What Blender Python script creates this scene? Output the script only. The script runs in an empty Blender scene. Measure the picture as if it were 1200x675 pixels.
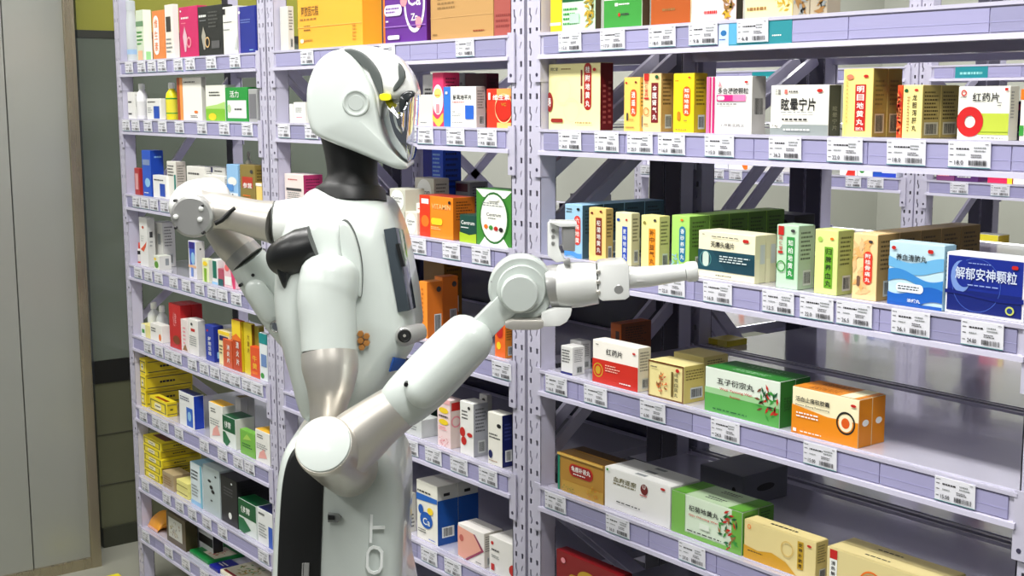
import bpy, bmesh, math, random
from mathutils import Vector, Matrix
random.seed(7)
S = bpy.context.scene
COL = S.collection
R_ = math.radians
# ---------------------------------------------------------------- camera
FPX = 1523.2
YAW, PIT, ROLL = R_(52.618), R_(8.238), R_(-0.209)
CAM = Vector((0, -1.5, 1.55))
cF = Vector((-math.sin(YAW) * math.cos(PIT), math.cos(YAW) * math.cos(PIT), -math.sin(PIT)))
cR0 = Vector((math.cos(YAW), math.sin(YAW), 0))
cU0 = cR0.cross(cF)
cR = cR0 * math.cos(ROLL) + cU0 * math.sin(ROLL)
cU = -cR0 * math.sin(ROLL) + cU0 * math.cos(ROLL)
cd = bpy.data.cameras.new('camera'); cam = bpy.data.objects.new('camera', cd); COL.objects.link(cam)
cd.sensor_width = 36; cd.lens = FPX / 1200 * 36; cd.clip_start = .05
m = Matrix((cR, cU, -cF)).transposed().to_4x4(); m.translation = CAM
cam.matrix_world = m; S.camera = cam
# ---------------------------------------------------------------- exposure, world, lights
S.view_settings.view_transform = 'Standard'; S.view_settings.look = 'None'
S.view_settings.gamma = 1; S.view_settings.use_curve_mapping = False
S.view_settings.exposure = 0.15
W = bpy.data.worlds.new('world'); S.world = W; W.use_nodes = True
W.node_tree.nodes['Background'].inputs[0].default_value = (.80, .86, .92, 1)
W.node_tree.nodes['Background'].inputs[1].default_value = .13
CEIL = 2.75
LIGHTS = [(-3.5, -.85), (-2.1, -.85), (-0.7, -.85), (-3.0, -2.5), (-1.4, -2.5), (-3.3, 1.42), (-1.6, 1.42), (-3.4, 3.1)]  # last lamp is added beyond the far row to brighten the rear walls
LPOW = [16, 25, 27, 15, 18, 20, 20, 36]
for (lx, ly), pw in zip(LIGHTS, LPOW):
    ld = bpy.data.lights.new('panel_light', 'AREA'); ld.shape = 'RECTANGLE'; ld.size = 1.15; ld.size_y = .28
    ld.energy = pw; ld.color = (1, .99, .97)
    lo = bpy.data.objects.new('panel_light', ld); COL.objects.link(lo); lo.location = (lx, ly, CEIL - .035)


# ---------------------------------------------------------------- helpers
def ray(x, y):
    return cF + cR * ((x - 600) / FPX) + cU * ((337.5 - y) / FPX)
def proj(p):
    q = Vector(p) - CAM; z = q.dot(cF)
    return 600 + FPX * q.dot(cR) / z, 337.5 - FPX * q.dot(cU) / z
def P(x, y, D):
    return CAM + ray(x, y) * D
def solve(f, lo, hi):
    fl = f(lo)
    for _ in range(40):
        mid = (lo + hi) / 2; fm = f(mid)
        if (fm > 0) == (fl > 0): lo = mid; fl = fm
        else: hi = mid
    return (lo + hi) / 2
def xat(px, Y, Z):
    return solve(lambda X: proj((X, Y, Z))[0] - px, -6.5, -.2)
def dat(px, X, Y, Z):
    return solve(lambda d: proj((X, Y + d, Z))[0] - px, 0, 1.5)
def zdep(p):
    return (Vector(p) - CAM).dot(cF)

MATS = {}
def lin(c):
    return tuple(((v / 255) / 12.92 if v / 255 <= .04045 else ((v / 255 + .055) / 1.055) ** 2.4) for v in c)
def mat(c, rough=.45, metal=0., name=None, coat=0., trans=0., emit=0., spec=.5, alpha=1.):
    k = (tuple(c), rough, metal, coat, trans, emit, spec, alpha)
    if k in MATS: return MATS[k]
    mm = bpy.data.materials.new(name or 'printed_colour'); mm.use_nodes = True
    b = mm.node_tree.nodes['Principled BSDF']; L = lin(c)
    b.inputs['Base Color'].default_value = (*L, 1); b.inputs['Roughness'].default_value = rough
    b.inputs['Metallic'].default_value = metal; b.inputs['Coat Weight'].default_value = coat
    b.inputs['Transmission Weight'].default_value = trans; b.inputs['Specular IOR Level'].default_value = spec
    b.inputs['Alpha'].default_value = alpha
    if emit:
        b.inputs['Emission Color'].default_value = (*L, 1); b.inputs['Emission Strength'].default_value = emit
    MATS[k] = mm
    return mm
def noisy(mm, scale=20, amt=.12, bump=0., stretch=(1, 1, 1), rvar=0.):
    nt = mm.node_tree; b = nt.nodes['Principled BSDF']
    tc = nt.nodes.new('ShaderNodeTexCoord'); mp = nt.nodes.new('ShaderNodeMapping'); mp.inputs['Scale'].default_value = stretch
    nz = nt.nodes.new('ShaderNodeTexNoise'); nz.inputs['Scale'].default_value = scale; nz.inputs['Detail'].default_value = 4
    nt.links.new(tc.outputs['Object'], mp.inputs[0]); nt.links.new(mp.outputs[0], nz.inputs['Vector'])
    if amt:
        c = b.inputs['Base Color'].default_value[:3]
        mx = nt.nodes.new('ShaderNodeMix'); mx.data_type = 'RGBA'
        mx.inputs[6].default_value = (*[v * (1 - amt) for v in c], 1); mx.inputs[7].default_value = (*[min(1, v * (1 + amt)) for v in c], 1)
        nt.links.new(nz.outputs['Fac'], mx.inputs[0]); nt.links.new(mx.outputs[2], b.inputs['Base Color'])
    if rvar:
        r = b.inputs['Roughness'].default_value
        mr = nt.nodes.new('ShaderNodeMapRange'); mr.inputs['To Min'].default_value = max(0, r - rvar); mr.inputs['To Max'].default_value = r + rvar
        nt.links.new(nz.outputs['Fac'], mr.inputs['Value']); nt.links.new(mr.outputs[0], b.inputs['Roughness'])
    if bump:
        bp = nt.nodes.new('ShaderNodeBump'); bp.inputs['Strength'].default_value = bump; bp.inputs['Distance'].default_value = .01
        nt.links.new(nz.outputs['Fac'], bp.inputs['Height']); nt.links.new(bp.outputs[0], b.inputs['Normal'])
    return mm

class MB:
    def __init__(s): s.v = []; s.f = []; s.m = []; s.mats = []
    def mi(s, m):
        if m not in s.mats: s.mats.append(m)
        return s.mats.index(m)
    def add(s, vs, fs, m):
        o = len(s.v); s.v += [tuple(v) for v in vs]; k = s.mi(m)
        for f in fs: s.f.append([i + o for i in f]); s.m.append(k)
    def box(s, x0, x1, y0, y1, z0, z1, m):
        s.add([(x, y, z) for x in (x0, x1) for y in (y0, y1) for z in (z0, z1)],
              [(0, 1, 3, 2), (4, 6, 7, 5), (0, 4, 5, 1), (2, 3, 7, 6), (0, 2, 6, 4), (1, 5, 7, 3)], m)
    def bar(s, a, b, w, d, m, up=(0, 0, 1)):
        a = Vector(a); b = Vector(b); t = (b - a).normalized(); n = Vector(up).cross(t)
        if n.length < 1e-4: n = Vector((1, 0, 0))
        n.normalize(); o = t.cross(n)
        vs = [p + n * i * w / 2 + o * j * d / 2 for p in (a, b) for i, j in ((-1, -1), (1, -1), (1, 1), (-1, 1))]
        s.add(vs, [(3, 2, 1, 0), (4, 5, 6, 7), (0, 1, 5, 4), (1, 2, 6, 5), (2, 3, 7, 6), (3, 0, 4, 7)], m)
    def lathe(s, a, b, prof, m, n=32):
        """prof: (t, r) along a->b, t in metres from a"""
        a = Vector(a); ax = (Vector(b) - a).normalized()
        u = ax.cross(Vector((0, 0, 1)));
        if u.length < 1e-3: u = Vector((1, 0, 0))
        u.normalize(); w = ax.cross(u)
        s.rings([[a + ax * t + (u * math.cos(6.28318 * i / n) + w * math.sin(6.28318 * i / n)) * r for i in range(n)] for t, r in prof], m)
    def rings(s, R, m):
        n = len(R[0]); vs = [p for r in R for p in r]; fs = []
        for k in range(len(R) - 1):
            for i in range(n):
                j = (i + 1) % n; fs.append((k * n + i, k * n + j, (k + 1) * n + j, (k + 1) * n + i))
        fs.append(tuple(range(n))[::-1]); fs.append(tuple((len(R) - 1) * n + i for i in range(n)))
        s.add(vs, fs, m)
    def tube(s, pts, m, n=28, cap0=.0, cap1=.0, flat=1.0, steps=0):
        """pts: (Vector, radius); cap: rounded end length as share of the radius; flat: squash towards the camera axis"""
        pts = [(Vector(p), r) for p, r in pts]
        if steps and len(pts) > 2:
            o = []
            for i in range(len(pts) - 1):
                p0, p1, p2, p3 = pts[max(i - 1, 0)], pts[i], pts[i + 1], pts[min(i + 2, len(pts) - 1)]
                for k in range(steps):
                    t = k / steps
                    cr = lambda a, b, c, d: .5 * ((2 * b) + (c - a) * t + (2 * a - 5 * b + 4 * c - d) * t * t + (3 * b - a - 3 * c + d) * t ** 3)
                    o.append((cr(p0[0], p1[0], p2[0], p3[0]), cr(p0[1], p1[1], p2[1], p3[1])))
            o.append(pts[-1]); pts = o
        def cap(p, d, r, c, rev):
            q = [(p + d * r * c * math.sin(a), r * math.cos(a)) for a in [math.pi / 2 * k / 6 * .985 for k in range(1, 7)]]
            return q[::-1] if rev else q
        d0 = (pts[0][0] - pts[1][0]).normalized(); d1 = (pts[-1][0] - pts[-2][0]).normalized()
        if cap0: pts = cap(pts[0][0], d0, pts[0][1], cap0, True) + pts
        if cap1: pts = pts + cap(pts[-1][0], d1, pts[-1][1], cap1, False)
        R = []; ref = Vector((cF.x, cF.y, 0)).normalized()
        for i, (p, r) in enumerate(pts):
            t = (pts[min(i + 1, len(pts) - 1)][0] - pts[max(i - 1, 0)][0]).normalized()
            u = t.cross(ref)
            if u.length < .05: u = t.cross(Vector((0, 0, 1)))
            u.normalize(); w = t.cross(u)
            R.append([p + u * math.cos(6.28318 * k / n) * r + w * math.sin(6.28318 * k / n) * r * flat for k in range(n)])
        s.rings(R, m)
    def build(s, name, parent=None, smooth=None, bevel=0, loc=None, rz=0):
        me = bpy.data.meshes.new(name); me.from_pydata(s.v, [], s.f)
        for mm in s.mats: me.materials.append(mm)
        me.polygons.foreach_set('material_index', s.m)
        if bevel or smooth:
            bm = bmesh.new(); bm.from_mesh(me)
            bmesh.ops.recalc_face_normals(bm, faces=bm.faces)
            if bevel: bmesh.ops.bevel(bm, geom=[e for e in bm.edges if len(e.link_faces) == 2 and e.calc_face_angle(0) > .5], offset=bevel, segments=2, profile=.6, affect='EDGES', clamp_overlap=True)
            bm.to_mesh(me); bm.free()
        if smooth:
            me.polygons.foreach_set('use_smooth', [True] * len(me.polygons)); me.set_sharp_from_angle(angle=R_(smooth))
        me.update()
        o = bpy.data.objects.new(name, me); COL.objects.link(o)
        if parent: o.parent = parent
        if loc is not None: o.location = loc
        if rz: o.rotation_euler.z = rz
        return o

def tag(o, label, cat, group=None):
    o['label'] = label; o['category'] = cat
    if group: o['group'] = group
    return o
def struct(o): o['kind'] = 'structure'; return o
def empty(name, loc, rz=0):
    o = bpy.data.objects.new(name, None); COL.objects.link(o); o.location = loc; o.rotation_euler.z = rz; o.empty_display_size = .05
    return o
def copy_tree(o, parent=None):
    c = o.copy(); COL.objects.link(c)
    if parent: c.parent = parent
    for ch in o.children: copy_tree(ch, c)
    return c

GLY = {}
def glyph(s):
    if s in GLY: return GLY[s]
    c = bpy.data.curves.new('t', 'FONT'); c.body = s; c.resolution_u = 2; c.offset = .012
    o = bpy.data.objects.new('t', c); COL.objects.link(o)
    me = bpy.data.meshes.new_from_object(o)
    vs = [v.co[:2] for v in me.vertices]; fs = [tuple(p.vertices) for p in me.polygons]
    bpy.data.objects.remove(o); bpy.data.curves.remove(c); bpy.data.meshes.remove(me)
    if vs:
        x0 = min(v[0] for v in vs); x1 = max(v[0] for v in vs); y0 = min(v[1] for v in vs); y1 = max(v[1] for v in vs)
        vs = [((v[0] - x0) / max(x1 - x0, 1e-6) - .5, (v[1] - y0) / max(y1 - y0, 1e-6) - .5) for v in vs]
    GLY[s] = (vs, fs); return GLY[s]

# ---------------------------------------------------------------- colours
K = dict(w=(244, 246, 240), cr=(246, 240, 200), k=(30, 28, 30), r=(196, 36, 30), dr=(120, 20, 24), or_=(240, 120, 30), y=(248, 214, 40), g=(60, 150, 60),
         lg=(170, 210, 90), dg=(20, 90, 50), b=(30, 80, 180), db=(24, 30, 110), lb=(150, 200, 235), gr=(140, 145, 145), lgr=(200, 204, 200), br=(150, 110, 60),
         kb=(190, 150, 90), mg=(200, 30, 110), pk=(240, 150, 160), tl=(20, 90, 100), ol=(150, 140, 60), gd=(200, 160, 40), pp=(110, 50, 150), na=(20, 30, 90), tx=(60, 60, 62))
def C(c): return K[c] if isinstance(c, str) else c
def pm(c, rough=.38): return mat(C(c), rough)

def decorate(els, mapf0, aspect, seed):
    mapf = lambda u, v, k: mapf0(min(1, max(0, u)), min(1, max(0, v)), k)
    """els in face coordinates 0..1; mapf(u, v, k) -> point; aspect = width/height"""
    mb = MB(); rnd = random.Random(seed); k = 0
    for e in els:
        k += 1; t = e[0]
        if t == 'r':
            _, u0, v0, u1, v1, c = e
            mb.add([mapf(u0, v0, k), mapf(u1, v0, k), mapf(u1, v1, k), mapf(u0, v1, k)], [(0, 1, 2, 3)], pm(c))
        elif t == 'R':   # rounded pill
            _, u0, v0, u1, v1, c = e; w = u1 - u0; h = v1 - v0; r = min(w * aspect, h) / 2 * .95; ru = r / aspect; rv = r; pts = []
            for cx, cy, a0 in ((u1 - ru, v1 - rv, 0), (u0 + ru, v1 - rv, 90), (u0 + ru, v0 + rv, 180), (u1 - ru, v0 + rv, 270)):
                for j in range(6):
                    a = R_(a0 + j * 18); pts.append(mapf(cx + ru * math.cos(a), cy + rv * math.sin(a), k))
            mb.add(pts, [tuple(range(24))], pm(c))
        elif t == 'e':
            _, cu, cv, ru, rv, c = e
            mb.add([mapf(cu + ru * math.cos(i * .2618), cv + rv * math.sin(i * .2618), k) for i in range(24)], [tuple(range(24))], pm(c))
        elif t == 'p':
            _, pts, c = e; mb.add([mapf(u, v, k) for u, v in pts], [tuple(range(len(pts)))], pm(c))
        elif t == 't':
            _, s, cu, cv, w, h, c = e; vs, fs = glyph(s)
            mb.add([mapf(cu + x * w, cv + y * h, k) for x, y in vs], fs, pm(c))
        elif t == 'T':  # rotated reading downwards
            _, s, cu, cv, w, h, c = e; vs, fs = glyph(s)
            mb.add([mapf(cu + y * w, cv - x * h, k) for x, y in vs], fs, pm(c))
        elif t == 'v':
            _, s, cu, v0, v1, w, c = e; n = len(s); ch = (v1 - v0) / n
            for i, q in enumerate(s):
                vs, fs = glyph(q); cv = v1 - (i + .5) * ch
                mb.add([mapf(cu + x * w, cv + y * ch * .78, k) for x, y in vs], fs, pm(c))
        elif t == 'l':  # small print
            _, u0, v0, u1, v1, n, c = e; hh = (v1 - v0) / n
            for i in range(n):
                u = u0; y = v1 - (i + .5) * hh
                end = u1 - rnd.random() * .3 * (u1 - u0)
                while u < end:
                    l = (u1 - u0) * rnd.uniform(.05, .16)
                    q = min(u + l, end); mb.add([mapf(u, y - hh * .22, k), mapf(q, y - hh * .22, k), mapf(q, y + hh * .22, k), mapf(u, y + hh * .22, k)], [(0, 1, 2, 3)], pm(c))
                    u = q + (u1 - u0) * .035
        elif t == 'b':  # barcode
            _, u0, v0, u1, v1, c = e; n = 16; u = u0; st = (u1 - u0) / n
            for i in range(n):
                wv = st * rnd.uniform(.25, .75)
                mb.add([mapf(u, v0, k), mapf(u + wv, v0, k), mapf(u + wv, v1, k), mapf(u, v1, k)], [(0, 1, 2, 3)], pm(c)); u += st
        elif t == 'w':  # wave band between two sine edges
            _, v0, v1, amp, ph, c = e; N = 18; pts = []
            for i in range(N + 1): pts.append((i / N, v0 + amp * math.sin(ph + i / N * 5)))
            top = [(i / N, max(v1 + amp * math.sin(ph + .5 + i / N * 5), 0)) for i in range(N + 1)]
            for i in range(N): mb.add([mapf(*pts[i], k), mapf(*pts[i + 1], k), mapf(*top[i + 1], k), mapf(*top[i], k)], [(0, 1, 2, 3)], pm(c))
        elif t == 'g':  # ring
            _, cu, cv, ro, ri, c = e; N = 28
            o = [mapf(cu + ro / aspect * math.cos(i * 6.28318 / N), cv + ro * math.sin(i * 6.28318 / N), k) for i in range(N)]
            q = [mapf(cu + ri / aspect * math.cos(i * 6.28318 / N), cv + ri * math.sin(i * 6.28318 / N), k) for i in range(N)]
            mb.add(o + q, [(i, (i + 1) % N, N + (i + 1) % N, N + i) for i in range(N)], pm(c))
        elif t == 'x':  # sprig of leaves and berries
            _, cu, cv, ru, rv, cs = e
            for i in range(34):
                a = rnd.uniform(0, 6.28); q = rnd.random() ** .6; uu = cu + ru * q * math.cos(a); vv = cv + rv * q * math.sin(a); b = rnd.uniform(0, 6.28)
                l = rv * .22; wv = rv * .07
                pts = [(uu + (math.cos(b) * x - math.sin(b) * y) / aspect, vv + math.sin(b) * x + math.cos(b) * y) for x, y in ((-l, 0), (0, wv), (l, 0), (0, -wv))]
                mb.add([mapf(*p, k + (i % 3) * .3) for p in pts], [(0, 1, 2, 3)], pm(cs[i % len(cs)]))
    return mb

# ---------------------------------------------------------------- setting
XW = -4.36      # glass partition on the left
fl = noisy(mat((150, 150, 138), .35, name='floor_tile'), 3, .1, rvar=.1)
mb = MB(); mb.box(-7, 3, -5, 6, -.05, 0, fl); struct(mb.build('floor'))
ce = mat((225, 226, 224), .8, name='ceiling_paint'); mb = MB(); mb.box(-7, 3, -5, 6, CEIL, CEIL + .05, ce); struct(mb.build('ceiling'))
wm = noisy(mat((172, 174, 164), .6, name='wall_paint'), 6, .04)
mb = MB(); mb.box(-7, 3, 4.3, 4.4, 0, CEIL, wm); struct(mb.build('wall_back'))
glass = noisy(mat((104, 112, 100), .12, name='tinted_glass', spec=.8), 2.2, .10, stretch=(1, .6, 1), rvar=.05)
dark = mat((24, 24, 22), .4, name='dark_band')
lowp = noisy(mat((92, 94, 72), .4, name='olive_panel'), 3, .12)
yg = mat((150, 150, 50), .4, name='yellow_green_panel')
mb = MB(); mb.box(XW - .03, XW, .02, 1.3, .665, 1.76, glass); struct(mb.build('window_1'))
mb = MB(); mb.box(XW - .04, XW + .004, .02, 1.3, .585, .665, dark); struct(mb.build('trim_1'))
mb = MB(); mb.box(XW - .04, XW, .02, 1.3, .07, .585, lowp); mb.box(XW - .04, XW + .006, 1.3, 4.3, 0, CEIL, wm)
for z in (.22, .40): mb.box(XW, XW + .002, .02, 1.3, z, z + .004, mat((60, 60, 48), .5))
struct(mb.build('wall_left'))
mb = MB(); mb.box(XW - .04, XW + .012, .02, 1.3, 0, .07, mat((52, 54, 42), .4)); struct(mb.build('baseboard_left'))
mb = MB(); mb.box(XW - .04, XW + .004, .02, 1.3, 1.76, 1.785, mat((50, 52, 44), .4)); struct(mb.build('trim_2'))
mb = MB(); mb.box(XW - .03, XW, .02, 1.3, 1.785, CEIL, yg); struct(mb.build('window_2'))
# panelled door leaf at the left, in a brushed frame
pan = noisy(mat((162, 164, 156), .33, .35, name='satin_panel'), 3, .03, stretch=(1, 1, .2), rvar=.05)
frm = noisy(mat((176, 166, 142), .28, .85, name='brushed_steel'), 40, .08, stretch=(1, 1, .03), rvar=.08)
XP = -4.19
d = empty('door_1', (XP, -1.2, 0)); struct(d)
def pan_at(px, py):
    q = ray(px, py); t = (XP - CAM.x) / q.x; return CAM + q * t
seamY = pan_at(36, 600).y; endY = pan_at(117, 640).y; inY = pan_at(103.5, 600).y
botz = pan_at(40, 667).z
mb = MB(); mb.box(-.04, 0, -1.8 + 1.2, seamY + 1.2 - .002, botz, 2.4, pan); mb.build('door_panel', d, bevel=.001)
mb = MB(); mb.box(-.04, 0, seamY + 1.2 + .002, inY + 1.2, botz, 2.4, pan); mb.build('door_panel', d, bevel=.001)
mb = MB(); mb.box(-.045, .012, inY + 1.2, endY + 1.2, 0, 2.5, frm); mb.box(-.045, .012, -1.8 + 1.2, inY + 1.2, 2.4, 2.5, frm); mb.build('door_frame', d, bevel=.001)
mb = MB(); mb.box(-.045, .010, -1.8 + 1.2, inY + 1.2, 0, botz, frm); mb.build('bottom_rail', d, bevel=.001)
# ceiling fixtures
dif = mat((255, 252, 246), .5, name='lit_diffuser', emit=6.0); whm = mat((235, 235, 232), .4, name='white_metal')
where = ['above the left front aisle', 'above the robot in the front aisle', 'above the right end of the front aisle', 'at the left behind the camera', 'at the right behind the camera', 'above the rear aisle at the left', 'above the rear aisle at the right', 'added beyond the far shelving to brighten the rear walls']
for (lx, ly), wtx in zip(LIGHTS, where):
    t = empty('ceiling_light', (lx, ly, CEIL)); tag(t, 'slim white ceiling light panel ' + wtx, 'ceiling light', 'ceiling light panels')
    mb = MB(); mb.box(-.6, .6, -.15, .15, -.03, 0, whm); mb.build('light_housing', t, bevel=.002)
    mb = MB(); mb.box(-.575, .575, -.13, .13, -.033, -.03, dif); mb.build('diffuser', t)

# ---------------------------------------------------------------- shelving
LAV = noisy(mat((198, 195, 214), .30, .0, name='lavender_enamel', coat=.3), 4, .02, rvar=.05)
DECK = noisy(mat((222, 220, 236), .13, .3, name='glossy_shelf_deck', coat=.5), 2.4, .03, bump=.10, stretch=(.7, 2.5, 1), rvar=.05)
STR = mat((163, 160, 198), .35, name='ticket_strip_lilac'); STR2 = mat((150, 148, 182), .35)
LV = [1.670, 1.497, 1.266, 1.047, .822, .594, .365, .194]
LIP = .047
PW, PD, PH = .043, .036, 2.02
def make_post_mesh():
    pitch = .0595; n = int(PH / pitch)
    bm = bmesh.new()
    def loop(pts):
        vs = [bm.verts.new((x, 0, z)) for x, z in pts]
        return [bm.edges.new((vs[i], vs[(i + 1) % len(vs)])) for i in range(len(vs))]
    cell = []
    ed = loop([(0, 0), (PW, 0), (PW, pitch), (0, pitch)])
    holes = [[(.008, .004), (.0145, .004), (.0145, .0145), (.008, .0145)], [(.0275, .004), (.034, .004), (.034, .0145), (.0275, .0145)],
             [(.0085, .050), (.0085, .037), (.0125, .033), (.0105, .024), (.0145, .024), (.0165, .034), (.0125, .040), (.0125, .050)],
             [(.0285, .045), (.0270, .038), (.0290, .037), (.0325, .049), (.0310, .050)]]
    for h in holes: ed += loop(h)
    bmesh.ops.triangle_fill(bm, edges=ed, use_beauty=True)
    # keep only faces outside the holes
    def inside(p, poly):
        c = False; j = len(poly) - 1
        for i in range(len(poly)):
            if (poly[i][1] > p[1]) != (poly[j][1] > p[1]) and p[0] < (poly[j][0] - poly[i][0]) * (p[1] - poly[i][1]) / (poly[j][1] - poly[i][1]) + poly[i][0]: c = not c
            j = i
        return c
    bad = [f for f in bm.faces if any(inside((f.calc_center_median().x, f.calc_center_median().z), h) for h in holes)]
    if bad: bmesh.ops.delete(bm, geom=bad, context='FACES_ONLY')
    bm.verts.index_update()
    vs = [v.co.copy() for v in bm.verts]; fs = [[v.index for v in f.verts] for f in bm.faces]; bm.free()
    mb = MB()
    for i in range(n): mb.add([(v.x, 0, v.z + i * pitch) for v in vs], fs, LAV)
    for i in range(n):
        for h in holes:   # hole walls
            q = [(x, 0, z + i * pitch) for x, z in h] + [(x, .002, z + i * pitch) for x, z in h]; L = len(h)
            mb.add(q, [(a, (a + 1) % L, L + (a + 1) % L, L + a) for a in range(L)], LAV)
    H = n * pitch
    mb.box(0, .002, 0, PD, 0, H, LAV); mb.box(PW - .002, PW, 0, PD, 0, H, LAV); mb.box(0, PW, PD - .002, PD, 0, H, mat((60, 58, 74), .5)); mb.box(0, PW, 0, PD, H, H + .003, LAV)
    mb.box(.001, PW - .001, .001, PD - .001, -.0, .004, mat((60, 60, 66), .5))
    return mb
post_mesh = None
def beam_profile(sgn=1):
    # (y, z) front profile of the lip, top at 0
    return [(0, 0), (-.004, 0), (-.004, -.0045), (.000, -.006), (.000, -.0385), (-.005, -.0400), (-.006, -LIP), (.0, -LIP), (.004, -LIP), (.004, -.003), (0, -.003)]
def add_beam(u, x0, x1, y, z, front, name='beam', rail=True):
    g = -1 if front else 1
    mb = MB()
    pr = [(-.001, 0), (-.006, 0), (-.006, -.005), (-.002, -.0065), (-.002, -.0385), (-.008, -.0400), (-.009, -LIP), (.012, -LIP), (.012, -.003)]
    for i in range(len(pr)):
        a = pr[i]; b = pr[(i + 1) % len(pr)]
        mb.add([(x0, y - g * a[0], z + a[1]), (x1, y - g * a[0], z + a[1]), (x1, y - g * b[0], z + b[1]), (x0, y - g * b[0], z + b[1])], [(0, 1, 2, 3)], LAV)
    for x in (x0, x1): mb.add([(x, y - g * a, z + b) for a, b in pr], [tuple(range(len(pr)))], LAV)
    bm = mb.build(name, u)
    if rail and front:
        # lilac insert strip in segments
        mb = MB(); rnd = random.Random(int(z * 1000 + x0 * 77)); x = x0 + .012
        while x < x1 - .02:
            l = min(rnd.choice((.07, .1, .16, .22)), x1 - .012 - x)
            mb.box(x + .001, x + l - .001, y - .0042, y - .002, z - .0375, z - .0075, STR if rnd.random() < .75 else STR2); x += l
            if x1 - .012 - x < .02: break
        mb.box(x0 + .012, x1 - .012, y - .0046, y - .0040, z - .0255, z - .0249, mat((176, 172, 214), .3))
        mb.build('ticket_strip', bm)
    for x, sg in ((x0, 1), (x1, -1)):
        mb = MB(); a = x - sg * .016; b = x + sg * .004
        mb.box(min(a, b), max(a, b), y + g * .0035 - .0015, y + g * .0035 + .0015, z - .088, z + .004, LAV)
        mb.box(min(x - sg * .001, x + sg * .0018), max(x - sg * .001, x + sg * .0018), min(y, y - g * .034), max(y, y - g * .034), z - .088, z, LAV)
        yf = y + g * .0055
        for zz in (.075,): mb.lathe((x - sg * .006, yf - g * .001, z - zz), (x - sg * .006, yf + g * .01, z - zz), [(0, .0035), (.001, .0035)], mat((60, 56, 80), .5), 10)
        mb.build('end_bracket', bm)
    return bm
NAVY = noisy(mat((36, 34, 62), .22, name='navy_darkening_sheet'), 3, .15, bump=.25, stretch=(1, 1, 2))
def shelf_unit(x0, x1, y0, y1, levels, label, braces=(), rail=True, flip=False, back=None):
    global post_mesh
    u = empty('shelf_unit', ((x0 + x1) / 2, y0, 0)); tag(u, label, 'shelving unit', 'lavender steel shelving units')
    ox, oy = (x0 + x1) / 2, y0
    for px, fy, ry in ((x0, y0, 1), (x1 - PW, y0, 1), (x0, y1, -1), (x1 - PW, y1, -1)):
        if post_mesh is None:
            o = make_post_mesh().build('post', u); post_mesh = o.data
        else:
            o = bpy.data.objects.new('post', post_mesh); COL.objects.link(o); o.parent = u
        o.location = (px - ox if ry == 1 else px - ox + PW, fy - oy, 0)
        if ry == -1: o.rotation_euler.z = math.pi
    dl = y1 - y0
    if back:
        mb = MB(); mb.box(x0 + .01 - ox, x1 - .01 - ox, dl + .010, dl + .013, back[0], back[1], NAVY); mb.build('darkening_sheet', u)  # dark sheet added to darken the background behind the lower shelves
    for z in levels:
        add_beam(u, x0 + PW - ox, x1 - PW - ox, 0, z, True, rail=rail and not flip)
        add_beam(u, x0 + PW - ox, x1 - PW - ox, dl, z, False, rail=False)
        mb = MB(); mb.box(x0 + PW + .003 - ox, x1 - PW - .003 - ox, .0125, dl - .0125, z - .018, z - .001, DECK); mb.build('shelf_deck', u, bevel=.001)
    for bx, a, b, c, e in braces:
        mb = MB(); mb.bar((bx - ox, a, b), (bx - ox, c, e), .024, .010, LAV, up=(1, 0, 0)); mb.build('diagonal_brace', u)
    return u
YR = .395
zg = lambda xx, z0=0: [(xx, .02, .12, .37, .42), (xx, .37, .50, .02, .80), (xx, .02, .86, .37, 1.14)]
BX = {'L': (-3.972, -2.962), 'M': (-2.958, -1.921), 'R': (-1.917, -.846)}
shelf_unit(*BX['L'], 0, YR, LV, 'lavender perforated steel shelving unit at the far left beside the glass', zg(-3.95) + [(-3.95, .02, 1.16, .37, 1.62), (-2.985, .02, 1.66, .37, 1.31)] + zg(-2.985))
shelf_unit(*BX['M'], 0, YR, LV, 'lavender perforated steel shelving unit behind the robot, middle of the front row', zg(-2.935) + [(-2.935, .02, 1.655, .37, 1.30), (-1.945, .02, 1.263, .37, 1.52), (-1.945, .02, 1.40, .37, 1.64)] + zg(-1.945), back=(.06, 1.20))
shelf_unit(*BX['R'], 0, YR, LV, 'lavender perforated steel shelving unit at the right of the front row, nearest', zg(-1.895) + [(-1.895, .02, 1.263, .37, 1.52), (-1.895, .02, 1.40, .37, 1.64)] + zg(-.87), back=(.06, .80))
Y2, Y3 = .420, .830
def bz(xx): return [(xx, .03, 1.20, .36, 1.50), (xx, .03, 1.44, .37, 1.635), (xx, .37, .80, .03, 1.15), (xx, .03, .40, .37, .72)]
shelf_unit(-2.958, -1.921, Y2, Y3, LV, 'rear lavender shelving unit standing back to back behind the middle one', bz(-2.935) + [(-2.935, .12, 1.41, .34, 1.22)] + bz(-1.945), rail=False)
shelf_unit(-1.917, -.846, Y2, Y3, LV, 'rear lavender shelving unit standing back to back behind the right one', bz(-1.895), rail=False)
Y4 = 1.95
LV4 = [1.648, 1.302, 1.06, .80, .52, .22]
shelf_unit(-3.73, -2.455, Y4, Y4 + .4, LV4, 'far lavender shelving unit across the rear aisle, left of its double post', [(-3.70, .02, .9, .37, 1.3), (-2.49, .02, 1.38, .37, 1.62)])
shelf_unit(-2.452, -1.217, Y4, Y4 + .4, LV4, 'far lavender shelving unit across the rear aisle, right of its double post', [(-2.42, .02, 1.02, .37, 1.32), (-2.42, .37, 1.4, .02, 1.62), (-1.25, .02, .9, .37, 1.3)])
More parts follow.
